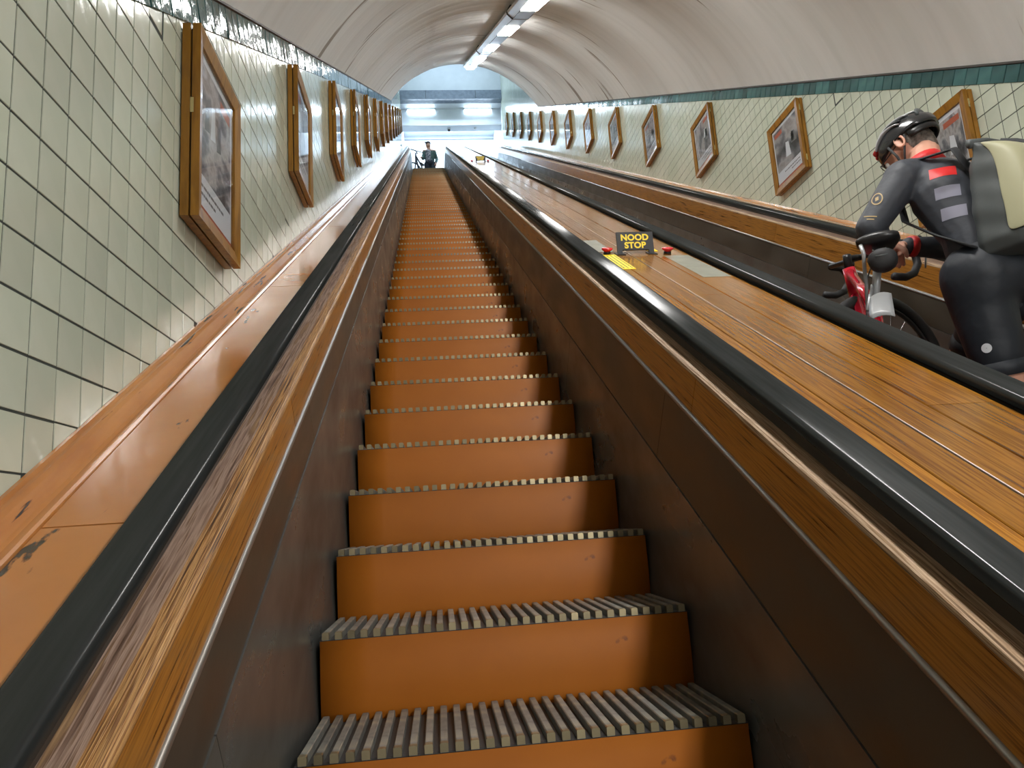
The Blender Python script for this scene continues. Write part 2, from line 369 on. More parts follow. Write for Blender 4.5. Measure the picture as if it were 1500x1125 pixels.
# glazed teal band under the vault
def band(wall, side, x, nsp, h, s_from, s_to, svis):
    pit = .0935; i = 0; rest = MB(); n = 0; th = math.radians(30)+SPR; me = None; r = random.Random(9)
    hgt = h; ww = pit-.0035; s = s_from
    v = []; 
    for d, e in ((0, 0), (.0085, 0), (.010, .0015)):
        for (a, b) in ((0, -hgt), (ww, -hgt), (ww, 0), (0, 0)):
            a2 = a+(e if a == 0 else -e); b2 = b+(e if b < 0 else -e); v.append((side*d, a2, b2))
    f = [(k, (k+1) % 4, 4+(k+1) % 4, 4+k) for k in range(4)]+[(4+k, 4+(k+1) % 4, 8+(k+1) % 4, 8+k) for k in range(4)]+[(8, 9, 10, 11)]
    if side < 0: f = [tuple(reversed(q)) for q in f]
    me = mesh('band_tile', v, f, M_band)
    while s < s_to:
        p = P(x, s, nsp(s)-.002); rz, ry = r.uniform(-.02, .02), r.uniform(-.02, .02)
        rot = Matrix.Rotation(th, 3, 'X') @ Matrix.Rotation(rz, 3, 'Z') @ Matrix.Rotation(ry, 3, 'Y')
        if s > svis and n < 300:
            o = link('band_tile', me, wall, (x-side*.004, p.y, p.z)); o.rotation_euler = rot.to_euler(); n += 1
        else: rest.add([rot @ Vector(q)+Vector((x-side*.004, p.y, p.z)) for q in v], f)
        s += pit
    o = obj('far_band_tiles', rest.v, rest.f, M_band, wall, fix=False); o['kind'] = 'stuff'
band(wl, 1, XL, nspL, .107, -1, 19.6, 2.0)
band(wr, -1, XR, nspR, .083, 0, 19.6, 3.0)
# dark bead where vault meets band
for nm, x, sd, f in (('trim_left_cornice', XL, 1, nspL), ('trim_right_cornice', XR, -1, nspR)):
    mb = MB(); mb.tube([P(x+sd*.006, s, f(s)+.006) for s in (-3, 8, 19.4)], .008, 6); struct(mb.build(nm, M_guide))

# ================================================================== ESCALATORS
def panel_line(xb, xt):
    return lambda n: xb + (xt-xb)*(n+1.25)/.61
def balustrade(rt, xb, xt, side, split, ridge, ncap, xc, rail, nrail, yend=23.2):
    """side=+1: passenger space is at smaller x (right-hand balustrade)"""
    X = panel_line(xb, xt); d = side
    def slab(n0, n1, th=.02, off=0): return [(X(n0)+off*d, n0), (X(n1)+off*d, n1), (X(n1)+(off+th)*d, n1), (X(n0)+(off+th)*d, n0)]
    def run(name, prof, m, cuts, smooth=False):
        for a, b in zip(cuts[:-1], cuts[1:]):
            last = b >= SB-.5
            sweep(prof, a+.0015, b-.0015, yend if last else None).build(name, m, rt, smooth)
    r = random.Random(int(xb*100))
    o1 = r.uniform(0, 1)
    run('skirt_sheet', slab(-1.75, split-.002, .02, -.003), M_sheet, [S0+.3, .4+o1, 3.4+o1, 6.4+o1, 9.4+o1, 12.4+o1, 15.4+o1, 18.4+o1, 21.4+o1, SB])
    run('skirt_panel', slab(split, ridge), M_dark, [S0+.3, 2.05, 4.45, 6.85, 9.25, 11.65, 14.05, 16.45, 18.85, 21.25, SB])
    bead = []
    for k in range(8):
        a = 2*math.pi*k/8; bead.append((X(ridge)+.002*d+.0085*math.cos(a), ridge+.0085*math.sin(a)))
    run('metal_bead', bead, M_ridge, [S0+.3, 4.45, 11.65, 18.85, SB], True)
    run('wood_panel', slab(ridge+.004, ncap-.014, .02, .001), M_wood, [S0+.3, -1.3, 1.83, 4.98, 8.1, 11.25, 14.4, 17.55, 20.7, SB])
    xt2 = X(ncap)
    ew = .034 if side < 0 and xb < 0 else .012
    edge = [(xt2+.001*d, ncap-.016), (xt2-.001*d, ncap-.011), (xt2+.001*d, ncap-.004), (xt2+.007*d, ncap), (xt2+ew*d, ncap), (xt2+ew*d, ncap-.016)]
    run('cap_edge', edge, M_capedge if side < 0 and xb < 0 else M_captan, [S0+.3, -1.0, 3.82, 8.6, 13.4, 18.2, SB])
    run('cap_board', [(xt2+ew*d, ncap-.02), (xt2+ew*d, ncap), (xc, ncap), (xc, ncap-.02)], M_captan if side > 0 and xb < 1 else M_cap, [S0+.3, -1.0, 3.82, 8.6, 13.4, 18.2, SB])
    r0, r1 = rail                                   # r0: passenger side edge
    run('rail_guide', [(xc, ncap-.05), (xc, nrail-.027), (r1-.012*d, nrail-.027), (r1-.012*d, ncap-.05)], M_guide, [S0+.3, SB])
    pr = []; w = abs(r1-r0); t = .030
    cx = (r0+r1)/2
    q_ = .010
    for k in range(7):
        a = math.pi*.5*k/6; pr.append((cx-d*(w/2-q_+q_*math.cos(a)), nrail-q_+q_*math.sin(a)))
    pr.append((cx-d*(w/2-q_-.003), nrail+.0002))
    pr2 = [(2*cx-x, n) for x, n in reversed(pr)]
    prof = [(pr[0][0]+.004*d, nrail-t), (pr[0][0], nrail-t+.006)] + pr + [(cx, nrail+.0012)] + pr2 + [(pr2[-1][0], nrail-t+.006), (pr2[-1][0]-.004*d, nrail-t)]
    o = sweep(prof, S0+.3, 0, yend+.1).build('handrail', M_rail, rt, True)
    return o

def step_meshes(width):
    n = 30; pit = width/n; cw = pit*.52
    th = .018
    tread = MB().box((0, .004, -th), (width, .338, 0)); tread.box((0, -.002, -.008), (width, .004, -.0005))
    ris = MB(); K = 10
    for a in range(9):
        for k in range(K+1):
            z = -.002-(.212)*k/K; y = -.004 - .006*math.sin(math.pi*min(1, (k/K)*1.05)) - .004*math.exp(-k*1.3)
            ris.v.append(Vector((.002+(width-.004)*a/8, y+.004, z)))
    for a in range(8):
        for k in range(K): ris.f.append((a*(K+1)+k, a*(K+1)+k+1, (a+1)*(K+1)+k+1, (a+1)*(K+1)+k))
    q = len(ris.v)
    for a in (0, 8):                               # returned edges
        for k in range(K+1): ris.v.append(ris.v[a*(K+1)+k]+Vector((0, .02, 0)))
    for k in range(K):
        ris.f.append((k, k+1, q+k+1, q+k)); b = 8*(K+1); ris.f.append((b+k, b+k+1, q+K+1+k+1, q+K+1+k))
    def one():
        v = []; f = []
        ys = (-.004, .332); h = .019
        for y in ys:
            v += [(-cw/2, y, 0), (cw/2, y, 0), (cw/2, y, h-.002), (cw/2-.002, y, h), (-cw/2+.002, y, h), (-cw/2, y, h-.002)]
        f = [(0, 1, 2, 3, 4, 5), (11, 10, 9, 8, 7, 6)]+[(k, 6+k, 6+(k+1) % 6, (k+1) % 6) for k in range(6)]
        # brassy worn tip
        v2 = [(-cw/2-.0004, -.0052, .001), (cw/2+.0004, -.0052, .001), (cw/2+.0004, -.0052, h-.0015), (cw/2-.002, -.0052, h+.0004), (-cw/2+.002, -.0052, h+.0004), (-cw/2-.0004, -.0052, h-.0015)]
        v3 = [(x, .012, z) for x, y, z in v2]; k0 = len(v); v += v2+v3
        f2 = [tuple(k0+i for i in range(6))]+[(k0+k, k0+6+k, k0+6+(k+1) % 6, k0+(k+1) % 6) for k in range(6)]
        return v, f, f2
    v, f, f2 = one()
    cl = mesh('cleat', v, f+f2, M_cleat, mats=[M_tip], idx=[0]*len(f)+[1]*len(f2))
    bm = bmesh.new(); bm.from_mesh(cl); bmesh.ops.recalc_face_normals(bm, faces=bm.faces); bm.to_mesh(cl); bm.free()
    av, af, ai = [], [], []
    for i in range(n):
        k = len(av); x0 = pit*(i+.5); av += [(x+x0, y, z) for x, y, z in v]
        af += [tuple(q+k for q in g) for g in f+f2]; ai += [0]*len(f)+[1]*len(f2)
    allc = mesh('cleats', av, af, M_cleat, mats=[M_tip], idx=ai)
    bm = bmesh.new(); bm.from_mesh(allc); bmesh.ops.recalc_face_normals(bm, faces=bm.faces); bm.to_mesh(allc); bm.free()
    def mk(mb, nm, m, sm=False):
        me = mesh(nm, mb.v, mb.f, m, sm); bm = bmesh.new(); bm.from_mesh(me); bmesh.ops.recalc_face_normals(bm, faces=bm.faces); bm.to_mesh(me); bm.free(); return me
    return mk(tread, 'tread', M_tread), mk(ris, 'riser', M_riser, True), cl, allc, [pit*(i+.5) for i in range(n)]
def steps(rt, x0, width, nind):
    tm, rm, cm, am, xs = step_meshes(width); b = LOC[rt.name]
    for k in range(-4, 59):
        loc = Vector((x0, 1.69+.3464*k, -.4675+.2*k)) - b
        st = link('step', tm, rt, loc)
        link('riser', rm, st)
        if 0 <= k < nind:
            for x in xs: link('cleat', cm, st, (x, 0, 0))
        else:
            o = link('cleats', am, st); o['kind'] = 'stuff'
e1 = root('escalator', 'nearer wooden escalator with orange risers climbing straight away from the viewer', 'escalator', P(.166, S0, -1.25))
balustrade(e1, -.340, -.364, -1, -.866, -.742, -.64, -.441, (-.418, -.492), -.575)
balustrade(e1, .668, .708, 1, -.985, -.76, -.64, .757, (.738, .822), -.575)
steps(e1, -.324, .98, 10)
e2 = root('escalator', 'farther wooden escalator at the right wall, carrying the helmeted cyclist', 'escalator', P(1.9, S0, -1.25))
balustrade(e2, 1.405, 1.393, -1, -.985, -.76, -.64, 1.345, (1.372, 1.284), -.575)
balustrade(e2, 2.395, 2.425, 1, -.94, -.80, -.65, 2.515, (2.500, 2.580), -.605)
steps(e2, 1.42, .965, 0)
comb = MB()
for e, x0, wd in ((e1, -.324, .98), (e2, 1.42, .965)):
    c_ = MB().box((x0, 21.785, ZF-.002), (x0+wd, 22.3, ZF+.012)).build('comb_plate', M_tread, e)

# ------------------------------------------------------------------ decks
md = root('median_deck', 'long varnished oak deck between the two escalators, carrying the stop signs', 'deck', P(1.04, S0, -.64))
strips = [(.812, .884, .6), (.887, .980, 1.43), (.986, 1.094, .2), (1.097, 1.262, 1.43)]
for a, b, o in strips:
    s = S0+.3; cuts = [s]; t = o-2.4*3
    while t < SB-.6:
        if t > s+.3: cuts.append(t)
        t += 2.4
    cuts.append(SB)
    for c0, c1 in zip(cuts[:-1], cuts[1:]):
        pr = [(a, -.622), (a, -.602), (a+.002, -.600), (b-.002, -.600), (b, -.602), (b, -.622)]
        sweep(pr, c0+.001, c1-.001, 23.2 if c1 >= SB else None).build('plank', M_plank, md)
sweep([(.9795, -.62), (.9795, -.6005), (.9865, -.6005), (.9865, -.62)], S0+.3, 0, 23.2).build('seam_strip', M_guide, md)
sweep([(.981, -.605), (.981, -.598), (.9825, -.597), (.984, -.598), (.984, -.605)], S0+.3, 0, 23.2).build('seam_bead', M_seam, md)
sweep([(.80, -.68), (.80, -.623), (1.28, -.623), (1.28, -.68)], S0+.3, 0, 23.2).build('deck_base', M_guide, md)
ld = root('side_deck', 'ochre painted chipped ledge between left handrail and tiled wall', 'ledge', P(-.6, S0, -.64))
cuts = [S0+.3, -2.68, -.78, 1.12, 3.02, 4.92, 6.82, 8.72, 10.62, 12.52, 14.42, 16.32, 18.22, 20.12, 22.02, SB]
for a, b in zip(cuts[:-1], cuts[1:]):
    sweep([(-.47, -.66), (-.47, -.600), (-.634, -.600), (-.634, -.66)], a+.002, b-.002, 23.2 if b == SB else None).build('deck_board', M_deckpaint, ld)
    pr = [(-.636, -.66), (-.636, -.596), (-.640, -.592), (-.652, -.592), (-.658, -.588), (-.664, -.578), (-.672, -.566), (-.680, -.561), (-.688, -.560), (-.691, -.553), (-.6985, -.553), (-.6985, -.66)]
    sweep(pr, a+.7, b+.7 if b < SB else b, 23.2 if b == SB else None).build('moulding', M_mould, ld)
rd = root('side_deck', 'narrow ochre ledge between far handrail and right tiled wall', 'ledge', P(2.7, S0, -.68))
for a, b in zip(cuts[:-1], cuts[1:]):
    sweep([(2.56, -.70), (2.56, -.665), (2.80, -.665), (2.80, -.70)], a+.002, b-.002, 23.2 if b == SB else None).build('deck_board', M_deckpaint, rd)
    pr = [(2.802, -.70), (2.802, -.660), (2.83, -.655), (2.85, -.645), (2.865, -.640), (2.8785, -.636), (2.8785, -.70)]
    sweep(pr, a+.7, b+.7 if b < SB else b, 23.2 if b == SB else None).build('moulding', M_mould, rd)

# ------------------------------------------------------------------ light fixture under the vault
def nfx(s): return 1.086 + SPR*s
FXW = .12; FX = 1.215; thf = math.degrees(0)
lf = root('light_trough', 'continuous aluminium lighting trough hung under the vault crown', 'ceiling light', P(FX, S0, 1.05))
def fsweep(prof, s0, s1): 
    mb = MB(); k = len(prof)
    for s in (s0, s1): mb.v += [P(FX+x, s, nfx(s)+n) for x, n in prof]
    mb.f = [(j, (j+1) % k, k+(j+1) % k, k+j) for j in range(k)]+[tuple(range(k))[::-1], tuple(range(k, 2*k))]
    return mb
FE = 19.15
fsweep([(-.092, .004), (-.150, .050), (-.158, .080), (-.13, .112), (.13, .112), (.158, .080), (.150, .050), (.092, .004)], S0, FE).build('housing', M_alu, lf)
fsweep([(-.10, .11), (-.10, .15), (.10, .15), (.10, .11)], S0, FE-.05).build('mounting_channel', M_guide, lf)
tubes = [18.55-2.57*k for k in range(9)]
edges_ = []
for t in tubes:
    fsweep([(-.086, -.010), (-.088, .0038), (.088, .0038), (.086, -.010)], t-.53, t+.53).build('lit_tube_panel', M_tube, lf)
    edges_ += [(t-.54, t+.54)]
prev = FE
for t in tubes:
    if prev-(t+.54) > .02: fsweep([(-.088, -.004), (-.088, .0038), (.088, .0038), (.088, -.004)], t+.545, prev-.002).build('diffuser_cover', M_diff, lf)
    prev = t-.545
for k in range(-1, 4):
    s = 14.7-5.14*k + .0
    if s > FE: continue
    fsweep([(-.094, -.006), (-.156, .046), (-.165, .08), (-.115, .155), (.115, .155), (.165, .08), (.156, .046), (.094, -.006)], s-.02, s+.02).build('strap', M_guide, lf)
# tubes on the hall fascia
for i, x in enumerate((.265*1.0-.28, 1.55)):
    pass
def hall_tube(xc, lab):
    r = root('tube_light', lab, 'ceiling light', (xc, 24.36, 14.72), None)
    MB().box((xc-.50, 24.33, 14.70), (xc+.50, 24.40, 14.765)).build('fitting', M_white, r)
    MB().tube([(xc-.49, 24.345, 14.675), (xc+.49, 24.345, 14.675)], .028, 12).build('tube', M_hall, r, True)
    for q in (-.495, .495): MB().box((xc+q-.012, 24.32, 14.65), (xc+q+.012, 24.37, 14.71)).build('end_cap', M_alu, r)
hall_tube(.02, 'left one of the two fluorescent tubes above the upper landing')
hall_tube(2.05, 'right one of the two fluorescent tubes above the upper landing')
# unseen fill lamps, without fittings, added in the tall bay over the last steps (above the vault end) and in the hall
for j, (y, z) in enumerate(((18.2, 16.7), (20.4, 16.7), (22.6, 16.7))):
    area('bay_fill', (1.09, y, z), (0, 0, 0), 2.8, .25, LOBBY*1.1, (.62, .80, 1))
area('hall_fill', (1.09, 26.2, 15.35), (0, 0, 0), 3.0, 1.6, LOBBY*4.0, (.72, .88, 1))
area('soffit_fill', (1.09, 24.1, 14.6), (math.radians(-38), 0, 0), 3.0, .1, LOBBY*.9, (.72, .86, 1))
dm = root('dome_camera', 'small round ceiling camera under the hall soffit', 'camera', (.99, 24.62, 14.12))
MB().tube([(.99, 24.62, 14.12), (.99, 24.62, 14.07)], .075, 20).build('mount_ring', M_white, dm, True)
MB().ell((.99, 24.62, 14.065), (.055, .055, .05)).build('dome', M_black, dm, True)
dt = MB().tube([(1.95, 24.6, 14.12), (1.95, 24.6, 14.085)], [.06, .045], 16).build('smoke_detector', M_alu, None, True, base=(1.95, 24.6, 14.12)); tag(dt, 'small grey smoke detector under the hall soffit, right of the dome camera', 'detector')

# ------------------------------------------------------------------ framed posters
def poster(side, x, y0, ztop, wdt, hgt, lab, i, grp):
    """y0: near edge of the front face; side=+1 on the left wall"""
    y1 = y0+wdt; zb = ztop-hgt
    r = root('framed_poster', lab, 'picture frame', (x, (y0+y1)/2, zb), grp)
    def bx(d0, d1, ya, yb, za, zc): return MB().box((min(x+side*d0, x+side*d1), ya, za), (max(x+side*d0, x+side*d1), yb, zc))
    bx(.0045, .028, y0, y1, zb, ztop).build('backing_board', M_frame, r)
    bx(.028, .034, y0+.012, y1-.012, zb+.012, ztop-.012).build('shadow_gap', M_guide, r)
    fw = .045; d0, d1 = .034, .058
    def bar(o, a, b, c, d):      # outer a-b, inner c-d corners (y,z); bevelled inward
        vs = []
        for dep, dp2 in ((d0, d0), (d1, d1-.008)):
            vs += [(x+side*dep, *a), (x+side*dep, *b), (x+side*dp2, *c), (x+side*dp2, *d)]
        return MB().hexa([Vector(v) for v in vs]).build('frame_bar', M_frame, r)
    O = [(y0, zb), (y1, zb), (y1, ztop), (y0, ztop)]; I = [(y0+fw, zb+fw), (y1-fw, zb+fw), (y1-fw, ztop-fw), (y0+fw, ztop-fw)]
    for k in range(4): bar(0, O[k], O[(k+1) % 4], I[(k+1) % 4], I[k])
    def q(ya, yb, za, zc, d, m, nm, par):
        X = x+side*d; return obj(nm, [(X, ya, za), (X, yb, za), (X, yb, zc), (X, ya, zc)], [(0, 1, 2, 3) if side > 0 else (3, 2, 1, 0)], m, par, fix=False)
    iw0, iw1, iz0, iz1 = I[0][0], I[1][0], I[0][1], I[2][1]; W = iw1-iw0; H = iz1-iz0
    pap = bx(.0345, .0375, iw0, iw1, iz0, iz1).build('paper', M_paper, r)
    q(iw0+.045*W*1, iw1-.04*W, iz0+.24*H, iz1-.05*H, .0380, photo_mat(i % 4), 'photo_print', pap)
    q(iw0, iw1, iz0, iz0+.05*H, .0380, M_capstrip, 'red_strip', pap)
    rr = random.Random(i+40)
    tx = MB()
    for row, (z, n) in enumerate(((.165, 9), (.115, 6))):
        yy = iw0+.10*W if side < 0 else iw0+.1*W
        for c in range(n):
            l = rr.uniform(.03, .09)*W
            X = x+side*.0381; tx.add([(X, yy, iz0+z*H), (X, yy+l, iz0+z*H), (X, yy+l, iz0+(z+.018)*H), (X, yy, iz0+(z+.018)*H)], [(0, 1, 2, 3) if side > 0 else (3, 2, 1, 0)])
            yy += l+.012*W
    obj('caption_print', tx.v, tx.f, M_print, pap, fix=False)
    lx = iw0+.08*W if i % 2 else iw0+.62*W
    q(lx, lx+.3*W, iz1-.16*H, iz1-.09*H, .0386, M_capstrip, 'red_print_block', pap)
    # a few big picture shapes
    for c in range(3):
        a = iw0+W*rr.uniform(.12, .6); b = iz0+H*rr.uniform(.3, .55); X = x+side*.0384; ww = W*rr.uniform(.12, .25); hh = H*rr.uniform(.15, .3)
        obj('picture_shape', [(X, a, b), (X, a+ww, b+.1*hh), (X, a+ww*.8, b+hh), (X, a+ww*.2, b+hh*.9)], [(0, 1, 2, 3) if side > 0 else (3, 2, 1, 0)], (M_paper, M_print, photo_mat((i+c) % 4))[c], pap, fix=False)
    q(iw0, iw1, iz0, iz1, .046, M_glass, 'glass', r)
    for z in ((zb+.56*hgt,) if side > 0 else (zb+.14*hgt, ztop-.14*hgt)):
        bx(.030, .040, y0-.0025, y0+.001, z-.024, z+.024).build('hinge', M_brass, r)
ordn = ['nearest', 'second', 'third', 'fourth', 'fifth', 'sixth', 'seventh', 'eighth', 'ninth', 'tenth', 'eleventh', 'twelfth', 'thirteenth', 'fourteenth']
for k in range(14):
    poster(1, XL, 2.055+1.6*k, 1.534+.947*k, .45, .615, 'oak framed poster on the left wall, %s one from the foot of the stairs' % ordn[k], k, 'framed posters on the left wall')
for k in range(13):
    lb = ('oak framed poster on the right wall partly hidden behind the cyclist helmet' if k == 0 else
          'oak framed poster on the right tiled wall, %s one up beyond the cyclist' % ['', 'first', 'second', 'third', 'fourth', 'fifth', 'sixth', 'seventh', 'eighth', 'ninth', 'tenth', 'eleventh', 'twelfth'][k])
    poster(-1, XR, 3.27+1.59*k, 2.07+.943*k, .50, .565, lb, k+1, 'framed posters on the right wall')

# ------------------------------------------------------------------ emergency stop signs
def text_mesh(body, size, off=.0):
    cu = bpy.data.curves.new('t', 'FONT'); cu.body = body; cu.size = size; cu.align_x = 'CENTER'; cu.offset = off; cu.extrude = .0006; cu.space_character = 1.05
    o = bpy.data.objects.new('t', cu); COL.objects.link(o); dg = bpy.context.evaluated_depsgraph_get()
    me = bpy.data.meshes.new_from_object(o.evaluated_get(dg)); bpy.data.objects.remove(o); return me
def stop_sign(s, where):
    b = P(1.015, s, -.60); y, z = b.y, b.z
    r = root('stop_sign', 'black sign reading NOOD STOP in yellow, ' + where, 'sign', b, 'emergency stop signs on the median deck')
    x0, x1 = .925, 1.108; t = .012
    pts = [(x0, -.006), (x0+.024, -.006), (x0+.024, .020), (x1-.026, .020), (x1-.026, -.006), (x1, -.006), (x1, .112), (x0, .112)]
    k = len(pts); v = [(px, y-t/2, z+pz) for px, pz in pts]+[(px, y+t/2, z+pz) for px, pz in pts]
    f = [tuple(range(k)), tuple(range(2*k-1, k-1, -1))]+[(i, (i+1) % k, k+(i+1) % k, k+i) for i in range(k)]
    obj('sign_plate', v, f, M_mattblack, r)
    for i, (tx, zz) in enumerate((('NOOD', .069), ('STOP', .029))):
        me = text_mesh(tx, .043, .0016); me.materials.clear(); me.materials.append(M_yellow)
        me.transform(Matrix.Rotation(math.pi/2, 4, 'X'))
        link('lettering', me, r, (1.015-b.x, -t/2-.0004, zz))
    for x in (x0+.012, x1-.013):
        MB().sbox(x-.022, x+.022, s-.03, s+.03, -.600, -.596).build('foot', M_mattblack, r)
    return r
def button(x, s, lab):
    r = root('stop_button', lab, 'button', P(x, s, -.6), 'red emergency stop buttons'); nrm = Vector((0, -S_, C))
    c = P(x, s, -.6)
    MB().tube([c, c+nrm*.012], [.019, .017], 20).build('collar', M_black, r, True)
    MB().tube([c+nrm*.010, c+nrm*.014, c+nrm*.020, c+nrm*.026, c+nrm*.031, c+nrm*.033], [.015, .016, .025, .029, .024, .012], 24).build('push_cap', M_redbtn, r, True)
stop_sign(3.54, 'nearest one on the median deck'); stop_sign(13.65, 'small one far up the median deck')
button(.876, 3.56, 'red mushroom button left of the nearest stop sign'); button(1.168, 3.52, 'red mushroom button right of the nearest stop sign')
button(.862, 13.66, 'red mushroom button left of the far stop sign'); button(1.150, 13.66, 'red mushroom button right of the far stop sign')
def flat(name, x0, x1, s0, s1, m, lab, cat, h=.0015, rows=0):
    r = root(name, lab, cat, P((x0+x1)/2, s0, -.6))
    MB().sbox(x0, x1, s0, s1, -.5998, -.5998+h).build('plate', m, r)
    if rows:
        mb = MB(); rr = random.Random(2)
        for k in range(rows):
            x = x0+(x1-x0)*(k+.6)/(rows+.3); s = s0+.02
            while s < s1-.03:
                l = rr.uniform(.012, .03); mb.sbox(x, x+.005, s, min(s+l, s1-.015), -.5998+h, -.5998+h+.0003); s += l+.008
        mb.build('print', M_mattblack, r)
flat('notice_sticker', .846, .908, 3.15, 3.53, M_sticker, 'long yellow sticker printed in black below the left red button', 'sticker', rows=3)
flat('notice_sticker', 1.098, 1.146, 3.60, 3.86, M_sticker, 'yellow sticker half hidden behind the stop sign', 'sticker', rows=2)
flat('cover_plate', .832, .925, 3.62, 4.02, M_plate, 'pale cover plate let into the deck just above the left red button', 'plate', h=.0010)
flat('cover_plate', 1.130, 1.252, 2.92, 3.46, M_plate, 'pale cover plate let into the deck below the right red button', 'plate', h=.0010)

# ================================================================== PEOPLE AND BICYCLES
def organic(name, mb, voxel, m, parent, it=4, fac=.5):
    b = LOC[parent.name]
    me = bpy.data.meshes.new('tmp'); me.from_pydata([tuple(Vector(v)-b) for v in mb.v], [], mb.f)
    bm = bmesh.new(); bm.from_mesh(me); bmesh.ops.recalc_face_normals(bm, faces=bm.faces); bm.to_mesh(me); bm.free()
    o = bpy.data.objects.new('tmp', me); COL.objects.link(o)
    r = o.modifiers.new('r', 'REMESH'); r.mode = 'VOXEL'; r.voxel_size = voxel; r.use_smooth_shade = True
    k = o.modifiers.new('s', 'SMOOTH'); k.iterations = it; k.factor = fac
    dg = bpy.context.evaluated_depsgraph_get(); me2 = bpy.data.meshes.new_from_object(o.evaluated_get(dg))
    bpy.data.objects.remove(o); me2.name = name; me2.materials.clear(); me2.materials.append(m)
    me2.polygons.foreach_set('use_smooth', [True]*len(me2.polygons))
    o2 = link(name, me2, parent); LOC[o2.name] = b; return o2
M_skin = mat('skin', (.62, .33, .23), .5, noise=14, slope=False, stops=[(.3, (.56, .28, .19)), (.7, (.68, .37, .27))])
M_hair = mat('greying_hair', (.09, .07, .055), .7, noise=60, slope=False, stops=[(.35, (.05, .04, .03)), (.65, (.16, .13, .11))], bump=.8, bdist=.003)
M_jersey = mat('charcoal_jersey', (.045, .05, .062), .6, noise=120, slope=False, bump=.5, bdist=.02, bscale=11)
M_shorts = mat('black_lycra', (.016, .020, .027), .58, noise=90, slope=False, bump=.45, bdist=.02, bscale=9)
M_redc = mat('red_cloth', (.65, .02, .02), .5, noise=40, slope=False)
M_greyc = mat('lilac_grey_print', (.27, .27, .34), .5, noise=40, slope=False)
M_gold = mat('gold_print', (.42, .30, .13), .5, noise=40, slope=False)
M_helmet = mat('helmet_black_gloss', (.02, .021, .023), .2, noise=9, slope=False, coat=.6)
M_silver = mat('helmet_silver_grey', (.52, .54, .56), .28, .3, noise=9, slope=False)
M_hred = mat('helmet_red', (.60, .05, .05), .25, noise=9, slope=False, coat=.5)
M_strap = mat('webbing', (.03, .032, .035), .7, noise=80, slope=False, bump=.3)
M_packdark = mat('charcoal_pack_fabric', (.075, .085, .085), .55, noise=70, slope=False, bump=.25, bdist=.001)
M_packolive = mat('olive_pack_fabric', (.42, .41, .26), .5, noise=60, slope=False, bump=.25, bdist=.001)
M_bikered = mat('red_bike_paint', (.55, .01, .03), .15, noise=9, slope=False, coat=.8)
M_chrome = mat('bright_metal', (.75, .75, .77), .15, 1, noise=9, slope=False)
M_tyre = mat('tyre_rubber', (.012, .012, .013), .6, noise=50, slope=False, bump=.3)
M_guard = mat('translucent_grey_mudguard', (.30, .31, .32), .35, noise=9, slope=False)
M_eye = mat('eye_white', (.8, .8, .78), .2, noise=9); M_iris = mat('dark_iris', (.05, .03, .02), .1, noise=9)
M_shoe = mat('shoe_white', (.6, .6, .6), .4, noise=9, slope=False)
V = Vector
# ---- cyclist: bent forward over the saddle, riding the far escalator
man = root('person', 'person in black cycling kit and helmet bending over a bicycle, backpack on', 'person', (1.98, 2.25, -.2675))
f = V((-.26, .966, 0)).normalized(); l = V((-.966, -.26, 0)).normalized(); UPv = V((0, 0, 1))
pel = V((1.985, 2.32, .76)); waist = V((1.965, 2.335, .90)); chest = V((1.945, 2.40, 1.08)); neck = V((1.925, 2.475, 1.245))
lsh = V((1.785, 2.425, 1.165)); rsh = V((2.10, 2.49, 1.175)); lel = V((1.640, 2.45, .985)); rel = V((2.13, 2.62, .955))
lw_ = V((1.772, 2.560, .958)); rw_ = V((1.885, 2.625, .975))
lhip = V((1.895, 2.30, .735)); rhip = V((2.075, 2.345, .735)); lkn = V((1.965, 2.33, .275)); lan = V((1.975, 2.15, -.165)); rkn = V((2.055, 2.665, .47)); ran = V((2.06, 2.56, .045))
hd = V((1.945, 2.575, 1.355)); hf = (V((-.42, .80, -.42))).normalized()          # head centre, facing
hs = hf.cross(UPv).normalized(); hu = hs.cross(hf).normalized()                   # right, up of the head
Q = Matrix((hs, hf, hu)).transposed()
def body(infl=0, parts='all'):
    m = MB(); i = infl
    if parts in ('all', 'torso'):
        m.cap(waist, chest, .125+i, .155+i, 20, .74, l); m.cap(pel, waist, .140+i, .125+i, 20, .78, l)
        m.cap(chest, neck-UPv*.055, .150+i, .09+i, 20, .70, l)
        m.cap(chest+l*.08-f*.035, neck+l*.09-f*.03-UPv*.07, .065+i, .05+i); m.cap(chest-l*.08-f*.035, neck-l*.09-f*.03-UPv*.07, .065+i, .05+i)
        m.cap(neck-UPv*.04, lsh, .058+i, .064+i); m.cap(neck-UPv*.04, rsh, .058+i, .064+i)
        for sh, el, wr_ in ((lsh, lel, lw_), (rsh, rel, rw_)):
            m.cap(sh, el, .060+i, .043+i); e = (wr_-el); m.cap(el, el+e*.9, .043+i, .029+i)
    if parts in ('all', 'legs'):
        m.cap(pel+l*.055-UPv*.01, pel-l*.055-UPv*.01, .118+i, .118+i, 20, 1, UPv); m.cap(pel+l*.05-f*.05-UPv*.03, pel-l*.05-f*.05-UPv*.03, .095+i, .095+i, 20, 1, UPv)
        m.cap(lhip-f*.035, lhip-f*.02-UPv*.06, .098+i, .090+i); m.cap(rhip-f*.035, rhip-f*.02-UPv*.06, .098+i, .090+i)
        for h_, k_ in ((lhip, lkn), (rhip, rkn)):
            e = k_-h_
            m.cap(h_, h_+e*(.60 if parts == 'legs' else 1), .104+i, (.080 if parts == 'legs' else .058)+i)
    return m
b = body()
